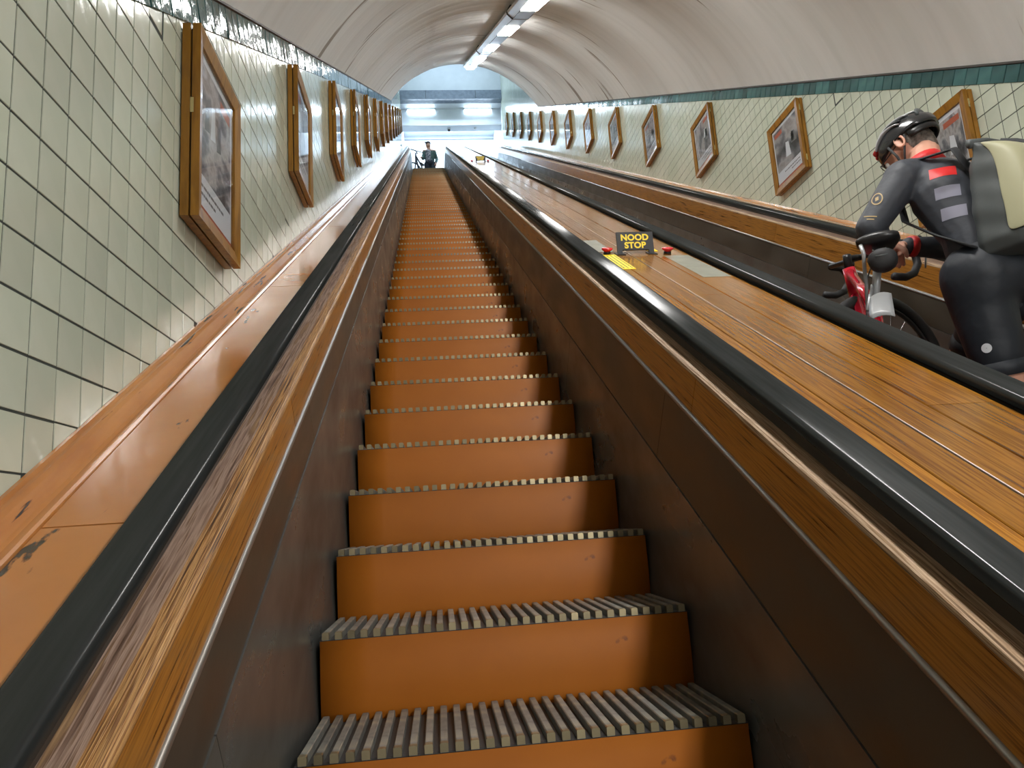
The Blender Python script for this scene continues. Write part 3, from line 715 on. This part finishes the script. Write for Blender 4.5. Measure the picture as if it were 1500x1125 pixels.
for k_, a_ in ((lkn, lan), (rkn, ran)):
    b.cap(k_, a_, .053, .034); e = a_-k_; b.cap(k_+e*.15-f*.02, k_+e*.45-f*.018, .050, .042)
    b.cap(a_+V((0, -.03, -.06)), a_+V((-.02, .16, -.065)), .027, .023)
# head and neck
b.cap(neck-UPv*.03, hd-hu*.05-hf*.035, .060, .056)
b.ell(hd+hu*.02, (.076, .096, .088), Q); b.cap(hd-hu*.03+hf*.03, hd-hu*.085+hf*.055, .060, .036)
b.cap(hd+hf*.092-hu*.002, hd+hf*.112-hu*.032, .010, .014)                          # nose
b.cap(hd+hf*.088-hu*.058-hs*.018, hd+hf*.088-hu*.058+hs*.018, .010, .010)          # lips
b.cap(hd+hf*.082+hu*.022-hs*.03, hd+hf*.082+hu*.022+hs*.03, .012, .012)            # brow
b.cap(hd-hu*.10+hf*.075, hd-hu*.098+hf*.078, .020, .020)
for sd in (-1, 1):
    c0 = hd+hs*sd*.078-hf*.008
    b.tube([c0+hu*(.012+.026*math.sin(t))+hf*(-.008+.017*math.cos(t)) + hs*sd*.010 for t in [2*math.pi*k/10 for k in range(10)]], .0062, 6, True)
    b.cap(c0-hu*.008, c0+hu*.02, .010, .011)
# hands: palm, four bent fingers, thumb
def hand(b, wr_, d, up, side, curl=.9, sc_=1.0):
    d = d.normalized(); up = (up-up.dot(d)*d).normalized(); s = d.cross(up)*side
    b.cap(wr_-d*.02, wr_+d*.035, .026, .028, 12, .75, s); b.cap(wr_+d*.03+s*.0, wr_+d*.075, .034, .036, 14, .42, s)
    for k, (off, L) in enumerate(((-.027, .068), (-.009, .076), (.009, .071), (.026, .056))):
        p = wr_+d*.092+s*off; b.cap(wr_+d*.06+s*off*.8, p, .0095, .0092, 8); dirn = d; q = p
        for j, fr in enumerate((.45, .32, .25)):
            ang = curl*(.45+.55*j); dirn = (d*math.cos(ang)-up*math.sin(ang)).normalized(); e = q+dirn*L*fr; b.cap(q, e, .0088-.0007*j, .0081-.0007*j, 8); q = e
    t0 = wr_+d*.025-s*.028; t1 = t0+(d*.55-s*.6-up*.35).normalized()*.036; t2 = t1+(d*.85-s*.05-up*.5).normalized()*.030
    b.cap(t0, t1, .013, .0105, 8); b.cap(t1, t2, .0105, .0085, 8)
hand(b, lw_, V((.15, .15, -.02)), V((.1, -.1, 1)), -1, .7)
hand(b, rw_+V((-.005, 0, .0)), V((-.9, -.10, -.18)), V((-.2, -.2, 1)), 1, .8)
skin = organic('body', b, .0042, M_skin, man, 3)
jm = body(.009, 'torso'); jm.cap(pel+UPv*.02, waist, .146, .132, 20, .80, l)
jm.cap(pel-UPv*.02+f*.0, pel+UPv*.03, .150, .150, 20, .80, l)
jers = organic('jersey', jm, .006, M_jersey, man, 6)
sh = organic('cycling_shorts', body(.010, 'legs'), .007, M_shorts, man, 40, .6)
for h_, k_ in ((lhip, lkn), (rhip, rkn)):
    e = (k_-h_); c0 = h_+e*.66; dn = e.normalized()
    MB().tube([c0-dn*.0, c0+dn*.05], [.0835, .0790], 20)  .build('hem', M_shorts, man, True)
for a_, nm in ((lan, 'shoe'), (ran, 'shoe')):
    mb = MB(); mb.cap(a_+V((0, -.035, -.058)), a_+V((-.02, .17, -.066)), .044, .036, 14, .9, l); mb.cap(a_+V((0, -.01, 0)), a_+V((0, -.01, -.05)), .042, .044)
    organic(nm, mb, .006, M_shoe, man, 3)
MB().tube([neck-UPv*.015+f*.0, neck+UPv*.020+f*.012], [.074, .068], 22).build('collar', M_redc, man, True)
cf = (rw_-rel).normalized()
MB().tube([rw_-cf*.045, rw_-cf*.020], [.0425, .0405], 18).build('red_cuff', M_redc, man, True)
cf = (lw_-lel).normalized()
MB().tube([lw_-cf*.045, lw_-cf*.030], [.0425, .0415], 18).build('red_cuff', M_redc, man, True)
# prints laid on the jersey surface
dg = bpy.context.evaluated_depsgraph_get()
def surf(o): 
    me = o.data; bb = LOC[o.name]; return BVHTree.FromPolygons([v.co+bb for v in me.vertices], [p.vertices for p in me.polygons])
BJ = surf(jers)
def patch(bvh, name, c, u, v, w, h, d, m, par, nu=8, nv=6, off=.0015, shape=None):
    vs = []; ok = True
    for j in range(nv+1):
        for i in range(nu+1):
            if shape: p = c + shape(i/nu, j/nv, u, v)
            else: p = c + u*(w*(i/nu-.5)) + v*(h*(j/nv-.5))
            hit = bvh.ray_cast(p-d*.5, d)
            if hit[0] is None: return None
            vs.append(hit[0]-d*off + hit[1]*0)
    fs = [(j*(nu+1)+i, j*(nu+1)+i+1, (j+1)*(nu+1)+i+1, (j+1)*(nu+1)+i) for j in range(nv) for i in range(nu)]
    return obj(name, vs, fs, m, par, True, fix=False)
dv = V((.62, .78, 0)).normalized(); uu = V((.78, -.62, 0)); vv = V((.08, .05, 1)).normalized()
patch(BJ, 'red_back_print', V((1.888, 2.35, 1.132)), uu, vv, .085, .045, dv, M_redc, jers)
patch(BJ, 'grey_back_print', V((1.893, 2.35, 1.048)), uu, vv, .080, .044, dv, M_greyc, jers)
patch(BJ, 'grey_back_print', V((1.903, 2.35, .968)), uu, vv, .080, .044, dv, M_greyc, jers)
ac = V((1.70, 2.44, 1.075)); ad = V((.75, .66, 0)).normalized(); au = V((.60, -.62, .5)).normalized(); av_ = V((.35, -.2, .9)).normalized()
def ring(i, j, u, v): r_ = (.021+.005*j); a_ = 2*math.pi*i; return u*math.cos(a_)*r_*.8+v*math.sin(a_)*r_
patch(BJ, 'gold_ring_print', ac+V((-.012, 0, .005)), V((.66, -.75, 0)), UPv, 0, 0, V((.7, .71, 0)), M_gold, jers, 24, 1, .002, ring)
patch(BJ, 'gold_inner_print', ac+V((-.012, 0, .005)), V((.66, -.75, .2)).normalized(), UPv, .012, .016, V((.7, .71, 0)), M_gold, jers, 3, 3, .002)
for dz in (0, .012): patch(BJ, 'gold_sleeve_line', ac+V((-.05, -.0, -.062-dz)), V((.66, -.75, -.30)).normalized(), UPv, .045-.02*(dz > 0), .004, V((.7, .71, 0)), M_gold, jers, 6, 1, .002)
BS = surf(sh)
def disc(i, j, u, v): r_ = .001+.015*j; a_ = 2*math.pi*i; return u*math.cos(a_)*r_+v*math.sin(a_)*r_
lg = patch(BS, 'round_hem_logo', V((1.915, 2.32, .470)), V((.66, -.75, 0)), UPv, 0, 0, V((.7, .71, 0)), M_paper, sh, 16, 1, .003, disc)
# hair, eyes, glasses
hm = MB(); hm.ell(hd+hu*.022-hf*.006, (.080, .098, .090), Q); hm.cap(hd-hf*.062-hu*.0, hd-hf*.062-hu*.045, .042, .034)
hv = organic('hair', hm, .006, M_hair, man, 1)
bm = bmesh.new(); bm.from_mesh(hv.data); bb = LOC[hv.name]
dl = [v for v in bm.verts if ((v.co+bb-hd).dot(hf) > .012 and (v.co+bb-hd).dot(hu) < .055) or ((v.co+bb-hd).dot(hf) > -.028 and (v.co+bb-hd).dot(hu) < .02)]
bmesh.ops.delete(bm, geom=dl, context='VERTS'); bm.to_mesh(hv.data); bm.free()
for sd in (-1, 1):
    e = hd+hf*.083+hs*sd*.031+hu*.004
    MB().ell(e, (.012, .012, .012), nu=10, nv=8).build('eye', M_eye, man, True); MB().ell(e+hf*.008, (.006, .006, .006), nu=8, nv=6).build('iris', M_iris, man, True)
    g = MB(); g.tube([e+hf*.020+hs*.024*math.cos(t)+hu*.017*math.sin(t) for t in [2*math.pi*k/14 for k in range(14)]], .0018, 6, True)
    g.tube([e+hf*.018+hs*sd*.024+hu*.004, hd+hs*sd*.081+hu*.014], .0020, 6); g.build('glasses_frame', M_black, man, True)
# helmet
hp = root('helmet', 'black and silver road cycling helmet with red front', 'helmet', hd) if False else None
hh = hd+hu*.040-hf*.012
def hshell(th, ph, k=1.0):      # th from crown, ph around
    x = .094*math.sin(th)*math.sin(ph); y = .126*math.sin(th)*math.cos(ph); z = .090*math.cos(th)
    y += .0; return hh + Q @ V((x*k, y*k - .006, z*k))
helm = MB(); nu_, nv_ = 32, 12; vs_ = []
for j in range(nv_+1):
    for i in range(nu_):
        ph = 2*math.pi*i/nu_; low = 1.72 + .10*math.cos(ph) + (.12 if math.cos(ph) < -.6 else 0)
        vs_.append(hshell(.02+(low-.02)*j/nv_, ph, 1+.012*math.cos(6*math.sin(ph)*3)))
for j in range(nv_+1):
    for i in range(nu_): vs_.append(hh+(vs_[j*nu_+i]-hh)*.86)
n1 = (nv_+1)*nu_; fs_ = []
for j in range(nv_):
    for i in range(nu_):
        a, b_, c_, d_ = j*nu_+i, j*nu_+(i+1) % nu_, (j+1)*nu_+(i+1) % nu_, (j+1)*nu_+i
        fs_ += [(a, b_, c_, d_), (n1+d_, n1+c_, n1+b_, n1+a)]
for i in range(nu_): a, b_ = nv_*nu_+i, nv_*nu_+(i+1) % nu_; fs_.append((a, b_, n1+b_, n1+a)); fs_.append((i, n1+i, n1+(i+1) % nu_, (i+1) % nu_))
he = obj('helmet', vs_, fs_, M_helmet, man, True)
for ph0, ph1, t0, t1, m_ in ((-.35, -.18, .3, 1.3, 0), (.35, .18, .3, 1.3, 0), (-.95, -.62, .35, 1.45, 0), (.95, .62, .35, 1.45, 0), (-2.0, -1.7, .5, 1.35, 0), (2.0, 1.7, .5, 1.35, 0), (-2.75, -2.6, .6, 1.35, 0), (2.75, 2.6, .6, 1.35, 0)):
    pass
def rib(x0, x1, y0, y1, wv, m_, nm, k=1.055, n=14):      # strip running front to back over the shell; x lateral fraction
    mb = MB(); pts = []
    for i in range(n+1):
        t = i/n; x = x0+(x1-x0)*t; y = y0+(y1-y0)*t; z = math.sqrt(max(0, 1-x*x-y*y)); pts.append(hh+Q @ V((.094*x*k, .126*y*k-.006, .090*z*k)))
    mb.tube(pts, [wv*1.2*(.45+.55*math.sin(math.pi*i/n)) for i in range(n+1)], 8, flat=.45, side=tuple(hs)); return mb.build(nm, m_, he, True)
for sd in (-1, 1):
    rib(sd*.20, sd*.22, .88, -.75, .011, M_silver, 'helmet_rib'); rib(sd*.42, sd*.62, .82, -.55, .012, M_silver, 'helmet_rib')
    rib(sd*.60, sd*.90, .72, -.25, .011, M_silver, 'helmet_rib'); rib(sd*.33, sd*.42, .62, -.45, .013, M_mattblack, 'vent', 1.012)
    rib(sd*.62, sd*.78, .45, -.35, .014, M_mattblack, 'vent', 1.012)
    rib(sd*.26, sd*.10, .86, .95, .012, M_hred, 'red_front_panel', 1.01, 8); rib(sd*.56, sd*.32, .70, .88, .015, M_hred, 'red_front_panel', 1.01, 8)
    MB().tube([hd+hs*sd*.087+hf*.030+hu*.03, hd+hs*sd*.084+hf*.025-hu*.03, hd+hs*sd*.052+hf*.045-hu*.09, hd+hf*.06-hu*.125], .0050, 6, flat=.6).build('chin_strap', M_strap, man, True)
    MB().tube([hd+hs*sd*.087-hf*.045+hu*.02, hd+hs*sd*.082-hf*.005-hu*.035, hd+hs*sd*.060+hf*.040-hu*.085], .0050, 6, flat=.6).build('chin_strap', M_strap, man, True)
rib(-.55, .55, -.78, -.78, .018, M_packdark, 'rear_light_block', 1.0, 8)
MB().tube([hh+Q @ V((.085*math.sin(a), -.115*math.cos(a)-.0, -.030)) for a in [(-1.2+2.4*k/10) for k in range(11)]], .014, 8, flat=.5).build('retention_cradle', M_black, man, True)
# ---- backpack
bk = root('backpack', 'roll top backpack, charcoal sides and pale olive back, worn by the cyclist', 'backpack', (2.1, 2.15, .85))
sp = V((.045, .030, .38)).normalized(); r_ = -l; bc = V((1.835, 2.228, .790)) + r_*.150
def pk(a, d_, h_): return bc + r_*a - f*d_*1.0 + sp*h_        # across, back, up
def pack(nm, a0, a1, d0, d1, m_, prof, infl=0):
    mb = MB(); rows = len(prof); sec = 20; 
    for h_, wk, dk, sh_ in prof:
        for i in range(sec):
            t = 2*math.pi*i/sec; cs, sn = math.cos(t), math.sin(t); e = .45
            x = math.copysign(abs(cs)**e, cs); y = math.copysign(abs(sn)**e, sn)
            mb.v.append(pk((a0+a1)/2+(a1-a0)/2*x*wk, (d0+d1)/2+sh_+(d1-d0)/2*y*dk, h_))
    for j in range(rows-1):
        for i in range(sec): mb.f.append((j*sec+i, j*sec+(i+1) % sec, (j+1)*sec+(i+1) % sec, (j+1)*sec+i))
    mb.f.append(tuple(range(sec))[::-1]); mb.f.append(tuple((rows-1)*sec+i for i in range(sec))); return mb
rr = random.Random(4)
prof = [(h_*.79, a_, b_, c_) for h_, a_, b_, c_ in [(-.035, .60, .55, -.02), (-.02, .86, .85, -.01), (.03, .98, 1.0, 0), (.12, 1.0, 1.03, .004), (.22, 1.0, 1.0, .0), (.32, .99, .96, -.004), (.40, .97, .82, -.010), (.45, .98, .55, -.02), (.485, 1.0, .26, -.04), (.505, 1.02, .12, -.05)]]
side_m = pack('x', -.155, .155, .0, .225, M_packdark, prof)
po = organic('pack_body', side_m, .006, M_packdark, bk, 3)
for v in po.data.vertices:
    p = v.co+LOC[bk.name]; n_ = math.sin(p.z*38+p.x*22)*.0022+math.sin(p.z*75-p.y*31)*.0012; v.co += v.normal*n_
olive = MB()
op = [(h_, wk, dk, sh_) for h_, wk, dk, sh_ in prof[2:-1]]
sec = 14
for h_, wk, dk, sh_ in op:
    for i in range(sec+1):
        t = math.pi*(-.02+1.04*i/sec); cs, sn = math.cos(t), math.sin(t); e = .45
        x = math.copysign(abs(cs)**e, cs); y = math.copysign(abs(sn)**e, sn)
        wob = .003*math.sin(h_*40+i*.7)+.002*math.sin(h_*75-i)
        olive.v.append(pk(.155*x*wk*1.035, .1125+.014+sh_+.1125*max(y, .12)*dk*1.035+wob, h_))
for j in range(len(op)-1):
    for i in range(sec): olive.f.append((j*(sec+1)+i, j*(sec+1)+i+1, (j+1)*(sec+1)+i+1, (j+1)*(sec+1)+i))
ob = olive.build('olive_back_panel', M_packolive, bk, True)
so = ob.modifiers.new('t', 'SOLIDIFY'); so.thickness = .004; ss = ob.modifiers.new('s', 'SUBSURF'); ss.levels = 1; ss.render_levels = 2
MB().tube([pk(-.160, .055, .398), pk(-.08, .062, .412), pk(.08, .062, .412), pk(.160, .055, .398)], .017, 12, flat=.75).build('rolled_top', M_packdark, bk, True)
MB().tube([pk(-.02, .07, .42), pk(0, .11, .40), pk(0, .19, .34), pk(0, .245, .24)], .011, 8, flat=.35).build('top_strap', M_strap, bk, True)
mb = MB(); mb.tube([pk(.03, .17, .37), pk(.06, .24, .36), pk(.10, .26, .39)], [.018, .03, .016], 10, flat=.4); mb.build('buckle_flap', M_mattblack, bk, True)
MB().tube([pk(-.09, .0, .33), chest+l*.08+UPv*.13-f*.10, lsh+UPv*.072-l*.05, lsh+f*.075-l*.055-UPv*.02, chest+l*.10+f*.125-UPv*.06, waist+l*.145+f*.04, pk(-.15, .02, .02)], .024, 8, flat=.22, side=tuple(l)).build('shoulder_strap', M_strap, bk, True)
MB().tube([pk(.09, .0, .33), chest-l*.08+UPv*.13-f*.10, rsh+UPv*.072+l*.05, rsh+f*.075+l*.05-UPv*.02, chest-l*.10+f*.12-UPv*.06, waist-l*.14+f*.04, pk(.15, .02, .02)], .024, 8, flat=.22, side=tuple(l)).build('shoulder_strap', M_strap, bk, True)

# ---- bicycles
def wheel(par, c, dirn, R, m_t, nsp=20, tw=.016, name='wheel'):
    c = V(c); dirn = V(dirn).normalized(); up = (V((0, 0, 1))-V((0, 0, 1)).dot(dirn)*dirn).normalized(); ax = dirn.cross(up)
    circ = lambda r, n: [c+dirn*r*math.cos(2*math.pi*k/n)+up*r*math.sin(2*math.pi*k/n) for k in range(n)]
    t = MB().tube(circ(R-tw, 48), tw, 10, True, side=tuple(ax)).build(name, m_t, par, True)
    MB().tube(circ(R-2*tw-.006, 48), .012, 8, True, flat=.7, side=tuple(ax)).build('rim', M_black, t, True)
    MB().tube([c-ax*.045, c+ax*.045], .018, 12).build('hub', M_alu, t, True)
    s = MB()
    for k in range(nsp):
        a = 2*math.pi*k/nsp; s.tube([c+ax*.03*(-1)**k, c+(dirn*math.cos(a)+up*math.sin(a))*(R-2*tw-.008)], .0011, 4)
    s.build('spokes', M_chrome, t)
    return t
bi = root('bicycle', 'red road bicycle with drop handlebar, black saddle bag and grey mudguard', 'bicycle', (1.75, 2.6, .0))
ra = V((1.515, 2.355, .275)); fa_ = V((1.915, 2.92, .530)); R = .335; hd1 = V((.5, .62, .19)).normalized()
rdir = V((.58, .81, 0)).normalized(); fdir = V((.97, .24, 0)).normalized()
wheel(bi, ra, rdir, R, M_tyre); wheel(bi, fa_, fdir, .345, M_tyre, tw=.026)
sadr = V((1.575, 2.325, .893)); sadn = V((1.755, 2.575, .885)); seatj = V((1.605, 2.44, .70)); bb_ = V((1.70, 2.60, .30))
ht = V((1.815, 2.905, .985)); hb = V((1.830, 2.91, .86)); st = seatj-UPv*.0
post = V((1.635, 2.42, .87))
fr = MB(); fr.tube([bb_, seatj], .018, 12); fr.tube([seatj+V((0, 0, -.03)), ht+(hb-ht)*.15], .020, 12); fr.tube([bb_, hb], .026, 14)
fr.tube([ht, hb], .026, 14)
ax = rdir.cross(UPv)
for s_ in (-1, 1): fr.tube([seatj-UPv*.04, ra+ax*s_*.06], .010, 8); fr.tube([bb_+ax*s_*.03, ra+ax*s_*.06], .011, 8)
fr.build('bike_frame', M_bikered, bi, True)
fax = fdir.cross(UPv); fk = MB(); cr = hb+(fa_-ht).normalized()*.03
fk.tube([hb, cr+(fa_-ht)*.04], .026, 12)
for s_ in (-1, 1): fk.tube([cr, cr+fax*s_*.045+(fa_-ht)*.10, fa_+fax*s_*.05], [.024, .022, .011], 12, flat=.7)
fk.build('fork', M_bikered, bi, True)
for s_ in (-1,): MB().tube([cr+fax*s_*.05-fdir*.03+UPv*.02, fa_+(ht-fa_)*.45+fax*s_*.055-fdir*.028, fa_+(ht-fa_)*.2+fax*s_*.056-fdir*.02], .006, 8).build('bright_fork_edge', M_chrome, bi, True)
MB().tube([seatj, post], .0145, 12).build('seat_post', M_silver, bi, True)
# saddle
ds_ = (sadn-sadr); sl = ds_.normalized(); sw = sl.cross(UPv).normalized()
st_ = [(-.05, .022, .0), (-.04, .048, .002), (0, .070, .006), (.18, .072, .004), (.38, .052, 0), (.6, .030, -.002), (.85, .022, -.004), (1.0, .018, -.008), (1.04, .008, -.014)]
MB().tube([sadr+ds_*a+UPv*z for a, w_, z in st_], [w_ for a, w_, z in st_], 18, flat=.30, side=tuple(sw)).build('saddle', M_black, bi, True)
MB().tube([sadr+ds_*.15+sw*.02-UPv*.02, post+sw*.02-UPv*.015, sadn-UPv*.012], .0035, 6).build('saddle_rail', M_chrome, bi, True)
MB().tube([sadr+ds_*.15-sw*.02-UPv*.02, post-sw*.02-UPv*.015, sadn-UPv*.012], .0035, 6).build('saddle_rail', M_chrome, bi, True)
bgc = V((1.602, 2.352, .812)); sb = MB()
bs_ = [(-.075, .020, -.002), (-.070, .040, -.001), (-.055, .048, 0), (.0, .047, .004), (.06, .036, .012), (.09, .022, .018), (.095, .010, .02)]
sb.tube([bgc+sl*a+UPv*z for a, w_, z in bs_], [w_ for a, w_, z in bs_], 18, flat=.80, side=tuple(sw)); bag = sb.build('saddle_bag', M_mattblack, bi, True)
MB().tube([bgc-sl*.074+UPv*.006-sw*.020, bgc-sl*.074+UPv*.006+sw*.020], .004, 6).build('bag_print', M_packdark, bag, True)
MB().tube([sadr+UPv*-.01-sw*.055, bgc-sl*.05+UPv*.035-sw*.055, bgc-sw*.062, seatj+UPv*.06-sw*.02, seatj-sw*.03-UPv*.05], .007, 8).build('light_cable', M_silver, bi, True)
# clip-on mudguard: curved strip over the rear wheel
g = MB(); n = 12
for i in range(n+1):
    a = math.radians(88+52*i/n); rad = R+.035
    for j in range(7):
        t = (j-3)/3; g.v.append(ra+V((.05,-.02,.045))+rdir*rad*math.cos(a)+UPv*(rad*math.sin(a)-.010*t*t)+ax*t*(.030+.006*i/n))
for i in range(n):
    for j in range(6): g.f.append((i*7+j, i*7+j+1, (i+1)*7+j+1, (i+1)*7+j))
gd = g.build('mudguard', M_guard, bi, True); so = gd.modifiers.new('t', 'SOLIDIFY'); so.thickness = .003
MB().tube([ra+UPv*(R+.035)+rdir*.01, seatj+UPv*.06], .006, 8).build('mudguard_stay', M_silver, bi, True)
# handlebar
bx_ = fdir; bl = V((-.12, .97, .14)).normalized(); stem = ht+UPv*.045; bc_ = stem+bx_*.075+UPv*.01
MB().tube([ht-UPv*.01, stem, stem+UPv*.015], .018, 10).build('headset', M_black, bi, True); MB().tube([stem, bc_], .014, 10).build('stem', M_black, bi, True)
hbm = MB(); hbm.tube([bc_-bl*.20, bc_+bl*.20], .0125, 10)
def drop(s_):
    e = bc_+bl*s_*.20; return [e, e+bl*s_*.010+bx_*.02, e+bx_*.07-UPv*.002+bl*s_*.012, e+bx_*.098-UPv*.03+bl*s_*.014, e+bx_*.100-UPv*.075+bl*s_*.016, e+bx_*.070-UPv*.115+bl*s_*.018, e+bx_*.02-UPv*.135+bl*s_*.02, e-bx_*.045-UPv*.135+bl*s_*.02]
hbm.build('handlebar', M_black, bi, True)
for s_ in (-1, 1):
    MB().tube(drop(s_), .0160, 10).build('bar_tape', M_mattblack, bi, True)
    e = bc_+bl*s_*.212; mb = MB(); mb.cap(e+bx_*.07+UPv*.005, e+bx_*.135+UPv*.025, .018, .015); mb.cap(e+bx_*.135+UPv*.02, e+bx_*.14+UPv*.045, .015, .012); organic('brake_hood', mb, .004, M_black, bi, 2)
    MB().tube([e+bx_*.145+UPv*.02, e+bx_*.16-UPv*.03, e+bx_*.145-UPv*.085], [.006, .005, .004], 8, flat=.5).build('brake_lever', M_silver, bi, True)
    MB().tube([e+bx_*.13+UPv*.02, e+bx_*.15+UPv*.06-bl*s_*.06, bc_+bx_*.09+UPv*.02, hb+bx_*.03], .003, 6).build('brake_cable', M_black, bi, True)
# drivetrain
ck = MB(); cx_ = ax
ck.tube([bb_+cx_*.05+(rdir*math.cos(t)+UPv*math.sin(t))*.085 for t in [2*math.pi*k/32 for k in range(32)]], .006, 6, True)
for k in range(5): t = 2*math.pi*k/5; ck.tube([bb_+cx_*.05, bb_+cx_*.05+(rdir*math.cos(t)+UPv*math.sin(t))*.083], .006, 6)
ck.tube([bb_-cx_*.06, bb_+cx_*.06], .014, 10); ck.build('chainring', M_black, bi, True)
for s_ in (-1, 1):
    e = bb_+cx_*.065*s_; q = e+(rdir*.12-UPv*.11)*s_; MB().tube([e, q], .010, 8).build('crank', M_black, bi, True); MB().box(q+V((-.03, -.03, -.012)), q+V((.03, .03, .012))).build('pedal', M_black, bi)

# ---- person with a bicycle on the upper landing
p2 = root('person', 'person in green jacket and cap standing at the top of the stairs', 'person', (.23, 23.25, ZF))
g0 = V((.23, 23.25, ZF)); H = 1.74
def rel2(x, y, z): return g0+V((x, y, z))
M_coat = mat('green_jacket', (.07, .13, .12), .7, noise=30, slope=False, stops=[(.35, (.05, .09, .09)), (.65, (.10, .18, .16))])
M_trou = mat('dark_trousers', (.03, .035, .05), .8, noise=30, slope=False)
M_tee = mat('printed_tee', (.3, .3, .34), .7, noise=16, slope=False, stops=[(.42, (.06, .07, .10)), (.5, (.60, .55, .60)), (.62, (.10, .10, .14))])
bm2 = MB()
bm2.cap(rel2(0, 0, 1.0), rel2(0, 0, 1.30), .14, .17, 18, .62, (1, 0, 0)); bm2.cap(rel2(0, 0, 1.38), rel2(-.02, 0, 1.50), .068, .062)
for s_ in (-1, 1):
    bm2.cap(rel2(0, 0, 1.38), rel2(s_*.17, 0, 1.37), .06, .06); bm2.cap(rel2(s_*.09, 0, .92), rel2(s_*.10, 0, .50), .09, .06); bm2.cap(rel2(s_*.10, 0, .50), rel2(s_*.10, .02, .09), .055, .04)
    bm2.cap(rel2(s_*.10, .04, .04), rel2(s_*.11, -.14, .035), .04, .035)
bm2.ell(rel2(-.03, -.01, 1.585), (.082, .10, .118)); bm2.cap(rel2(-.05, -.09, 1.60), rel2(-.055, -.108, 1.585), .012, .014)
bm2.cap(rel2(-.055, -.07, 1.545), rel2(-.055, -.075, 1.55), .04, .04)
for s_ in (-1, 1): bm2.cap(rel2(-.03+s_*.078, .0, 1.61), rel2(-.03+s_*.078, .0, 1.64), .012, .014)
el_ = {-1: rel2(-.22, -.04, 1.09), 1: rel2(.24, .02, 1.08)}; wr2 = {-1: rel2(-.26, -.26, 1.02), 1: rel2(.20, -.10, .90)}
for s_ in (-1, 1):
    bm2.cap(rel2(s_*.18, 0, 1.37), el_[s_], .052, .042); bm2.cap(el_[s_], wr2[s_], .04, .028)
    hand(bm2, wr2[s_], (wr2[s_]-el_[s_]), V((0, 0, 1)), s_, .9)
organic('body', bm2, .008, M_skin, p2, 2)
jk = MB(); jk.cap(rel2(0, .005, .95), rel2(0, .005, 1.28), .155, .175, 18, .66, (1, 0, 0))
for s_ in (-1, 1):
    jk.cap(rel2(0, 0, 1.385), rel2(s_*.16, 0, 1.33), .075, .066); jk.cap(rel2(s_*.17, 0, 1.33), el_[s_], .064, .054); jk.cap(el_[s_], el_[s_]+(wr2[s_]-el_[s_])*.9, .055, .045)
organic('jacket', jk, .010, M_coat, p2, 3)
mb = MB(); mb.cap(rel2(-.04, -.055, 1.0), rel2(-.04, -.06, 1.30), .098, .10, 14, .92, (1, 0, 0)); organic('printed_shirt', mb, .008, M_tee, p2, 2)
tr = MB(); tr.cap(rel2(-.04, 0, .93), rel2(.04, 0, .93), .13, .13, 16)
for s_ in (-1, 1): tr.cap(rel2(s_*.09, 0, .90), rel2(s_*.10, 0, .50), .105, .08); tr.cap(rel2(s_*.10, 0, .50), rel2(s_*.10, .02, .10), .078, .065)
organic('trousers', tr, .010, M_trou, p2, 2)
cp = MB(); cp.ell(rel2(-.03, .0, 1.655), (.092, .110, .072)); cp.cap(rel2(-.075, -.09, 1.65), rel2(-.13, -.15, 1.633), .05, .035, 12, .3, (.7, -.7, 0)); organic('cap', cp, .008, M_trou, p2, 2)
for s_ in (-1, 1):
    mb = MB(); mb.cap(rel2(s_*.10, .05, .05), rel2(s_*.11, -.16, .042), .05, .042); organic('shoe', mb, .01, M_mattblack, p2, 1)
    for zz, rr_, mm in ((1.60, .011, M_eye), (1.60, .006, M_iris)): MB().ell(rel2(-.035+s_*.03, -.098-(.006 if mm is M_iris else 0), zz), (rr_, rr_, rr_), nu=8, nv=6).build('eye' if mm is M_eye else 'iris', mm, p2, True)
b2 = root('bicycle', 'small dark bicycle held by the standing person on the upper landing', 'bicycle', (-.16, 23.2, ZF))
d2 = V((-.35, -.94, 0)).normalized(); c2 = V((-.10, 23.15, ZF))
wf = c2+d2*.50+UPv*.34; wrr = c2-d2*.50+UPv*.34
wheel(b2, wf, V((-.75, -.65, 0)), .34, M_tyre, 16); wheel(b2, wrr, d2, .34, M_tyre, 16)
hb2 = c2+d2*.36+UPv*1.08; st2 = c2-d2*.16+UPv*.85; bbx = c2-d2*.06+UPv*.30
fm2 = MB(); fm2.tube([bbx, st2], .026, 8); fm2.tube([st2, hb2-UPv*.10], .026, 8); fm2.tube([bbx, hb2-UPv*.18], .03, 8); fm2.tube([st2, wrr], .014, 8); fm2.tube([bbx, wrr], .014, 8)
fm2.tube([hb2, hb2-UPv*.2+d2*.03], .024, 8); fm2.build('bike_frame', M_trou, b2, True)
MB().tube([hb2-UPv*.2+d2*.03, wf], .020, 8).build('fork', M_mattblack, b2, True)
ba = V((-.88, .10, .34)).normalized(); MB().tube([hb2-ba*.06-UPv*.0, hb2+UPv*.09, hb2+UPv*.09+ba*.30], .020, 8).build('handlebar', M_mattblack, b2, True)
MB().tube([hb2+UPv*.09+ba*.20, hb2+UPv*.09+ba*.36], .026, 8).build('grip', M_mattblack, b2, True)
MB().tube([hb2+UPv*.09-ba*.02, hb2+UPv*.09-ba*.26], .015, 8).build('grip', M_mattblack, b2, True)
mb = MB(); mb.cap(st2+UPv*.10-d2*.1, st2+UPv*.09+d2*.1, .06, .03, 12, .5, (1, 0, 0)); mb.build('saddle', M_black, b2, True)
MB().tube([st2, st2+UPv*.09], .014, 8).build('seat_post', M_alu, b2, True)
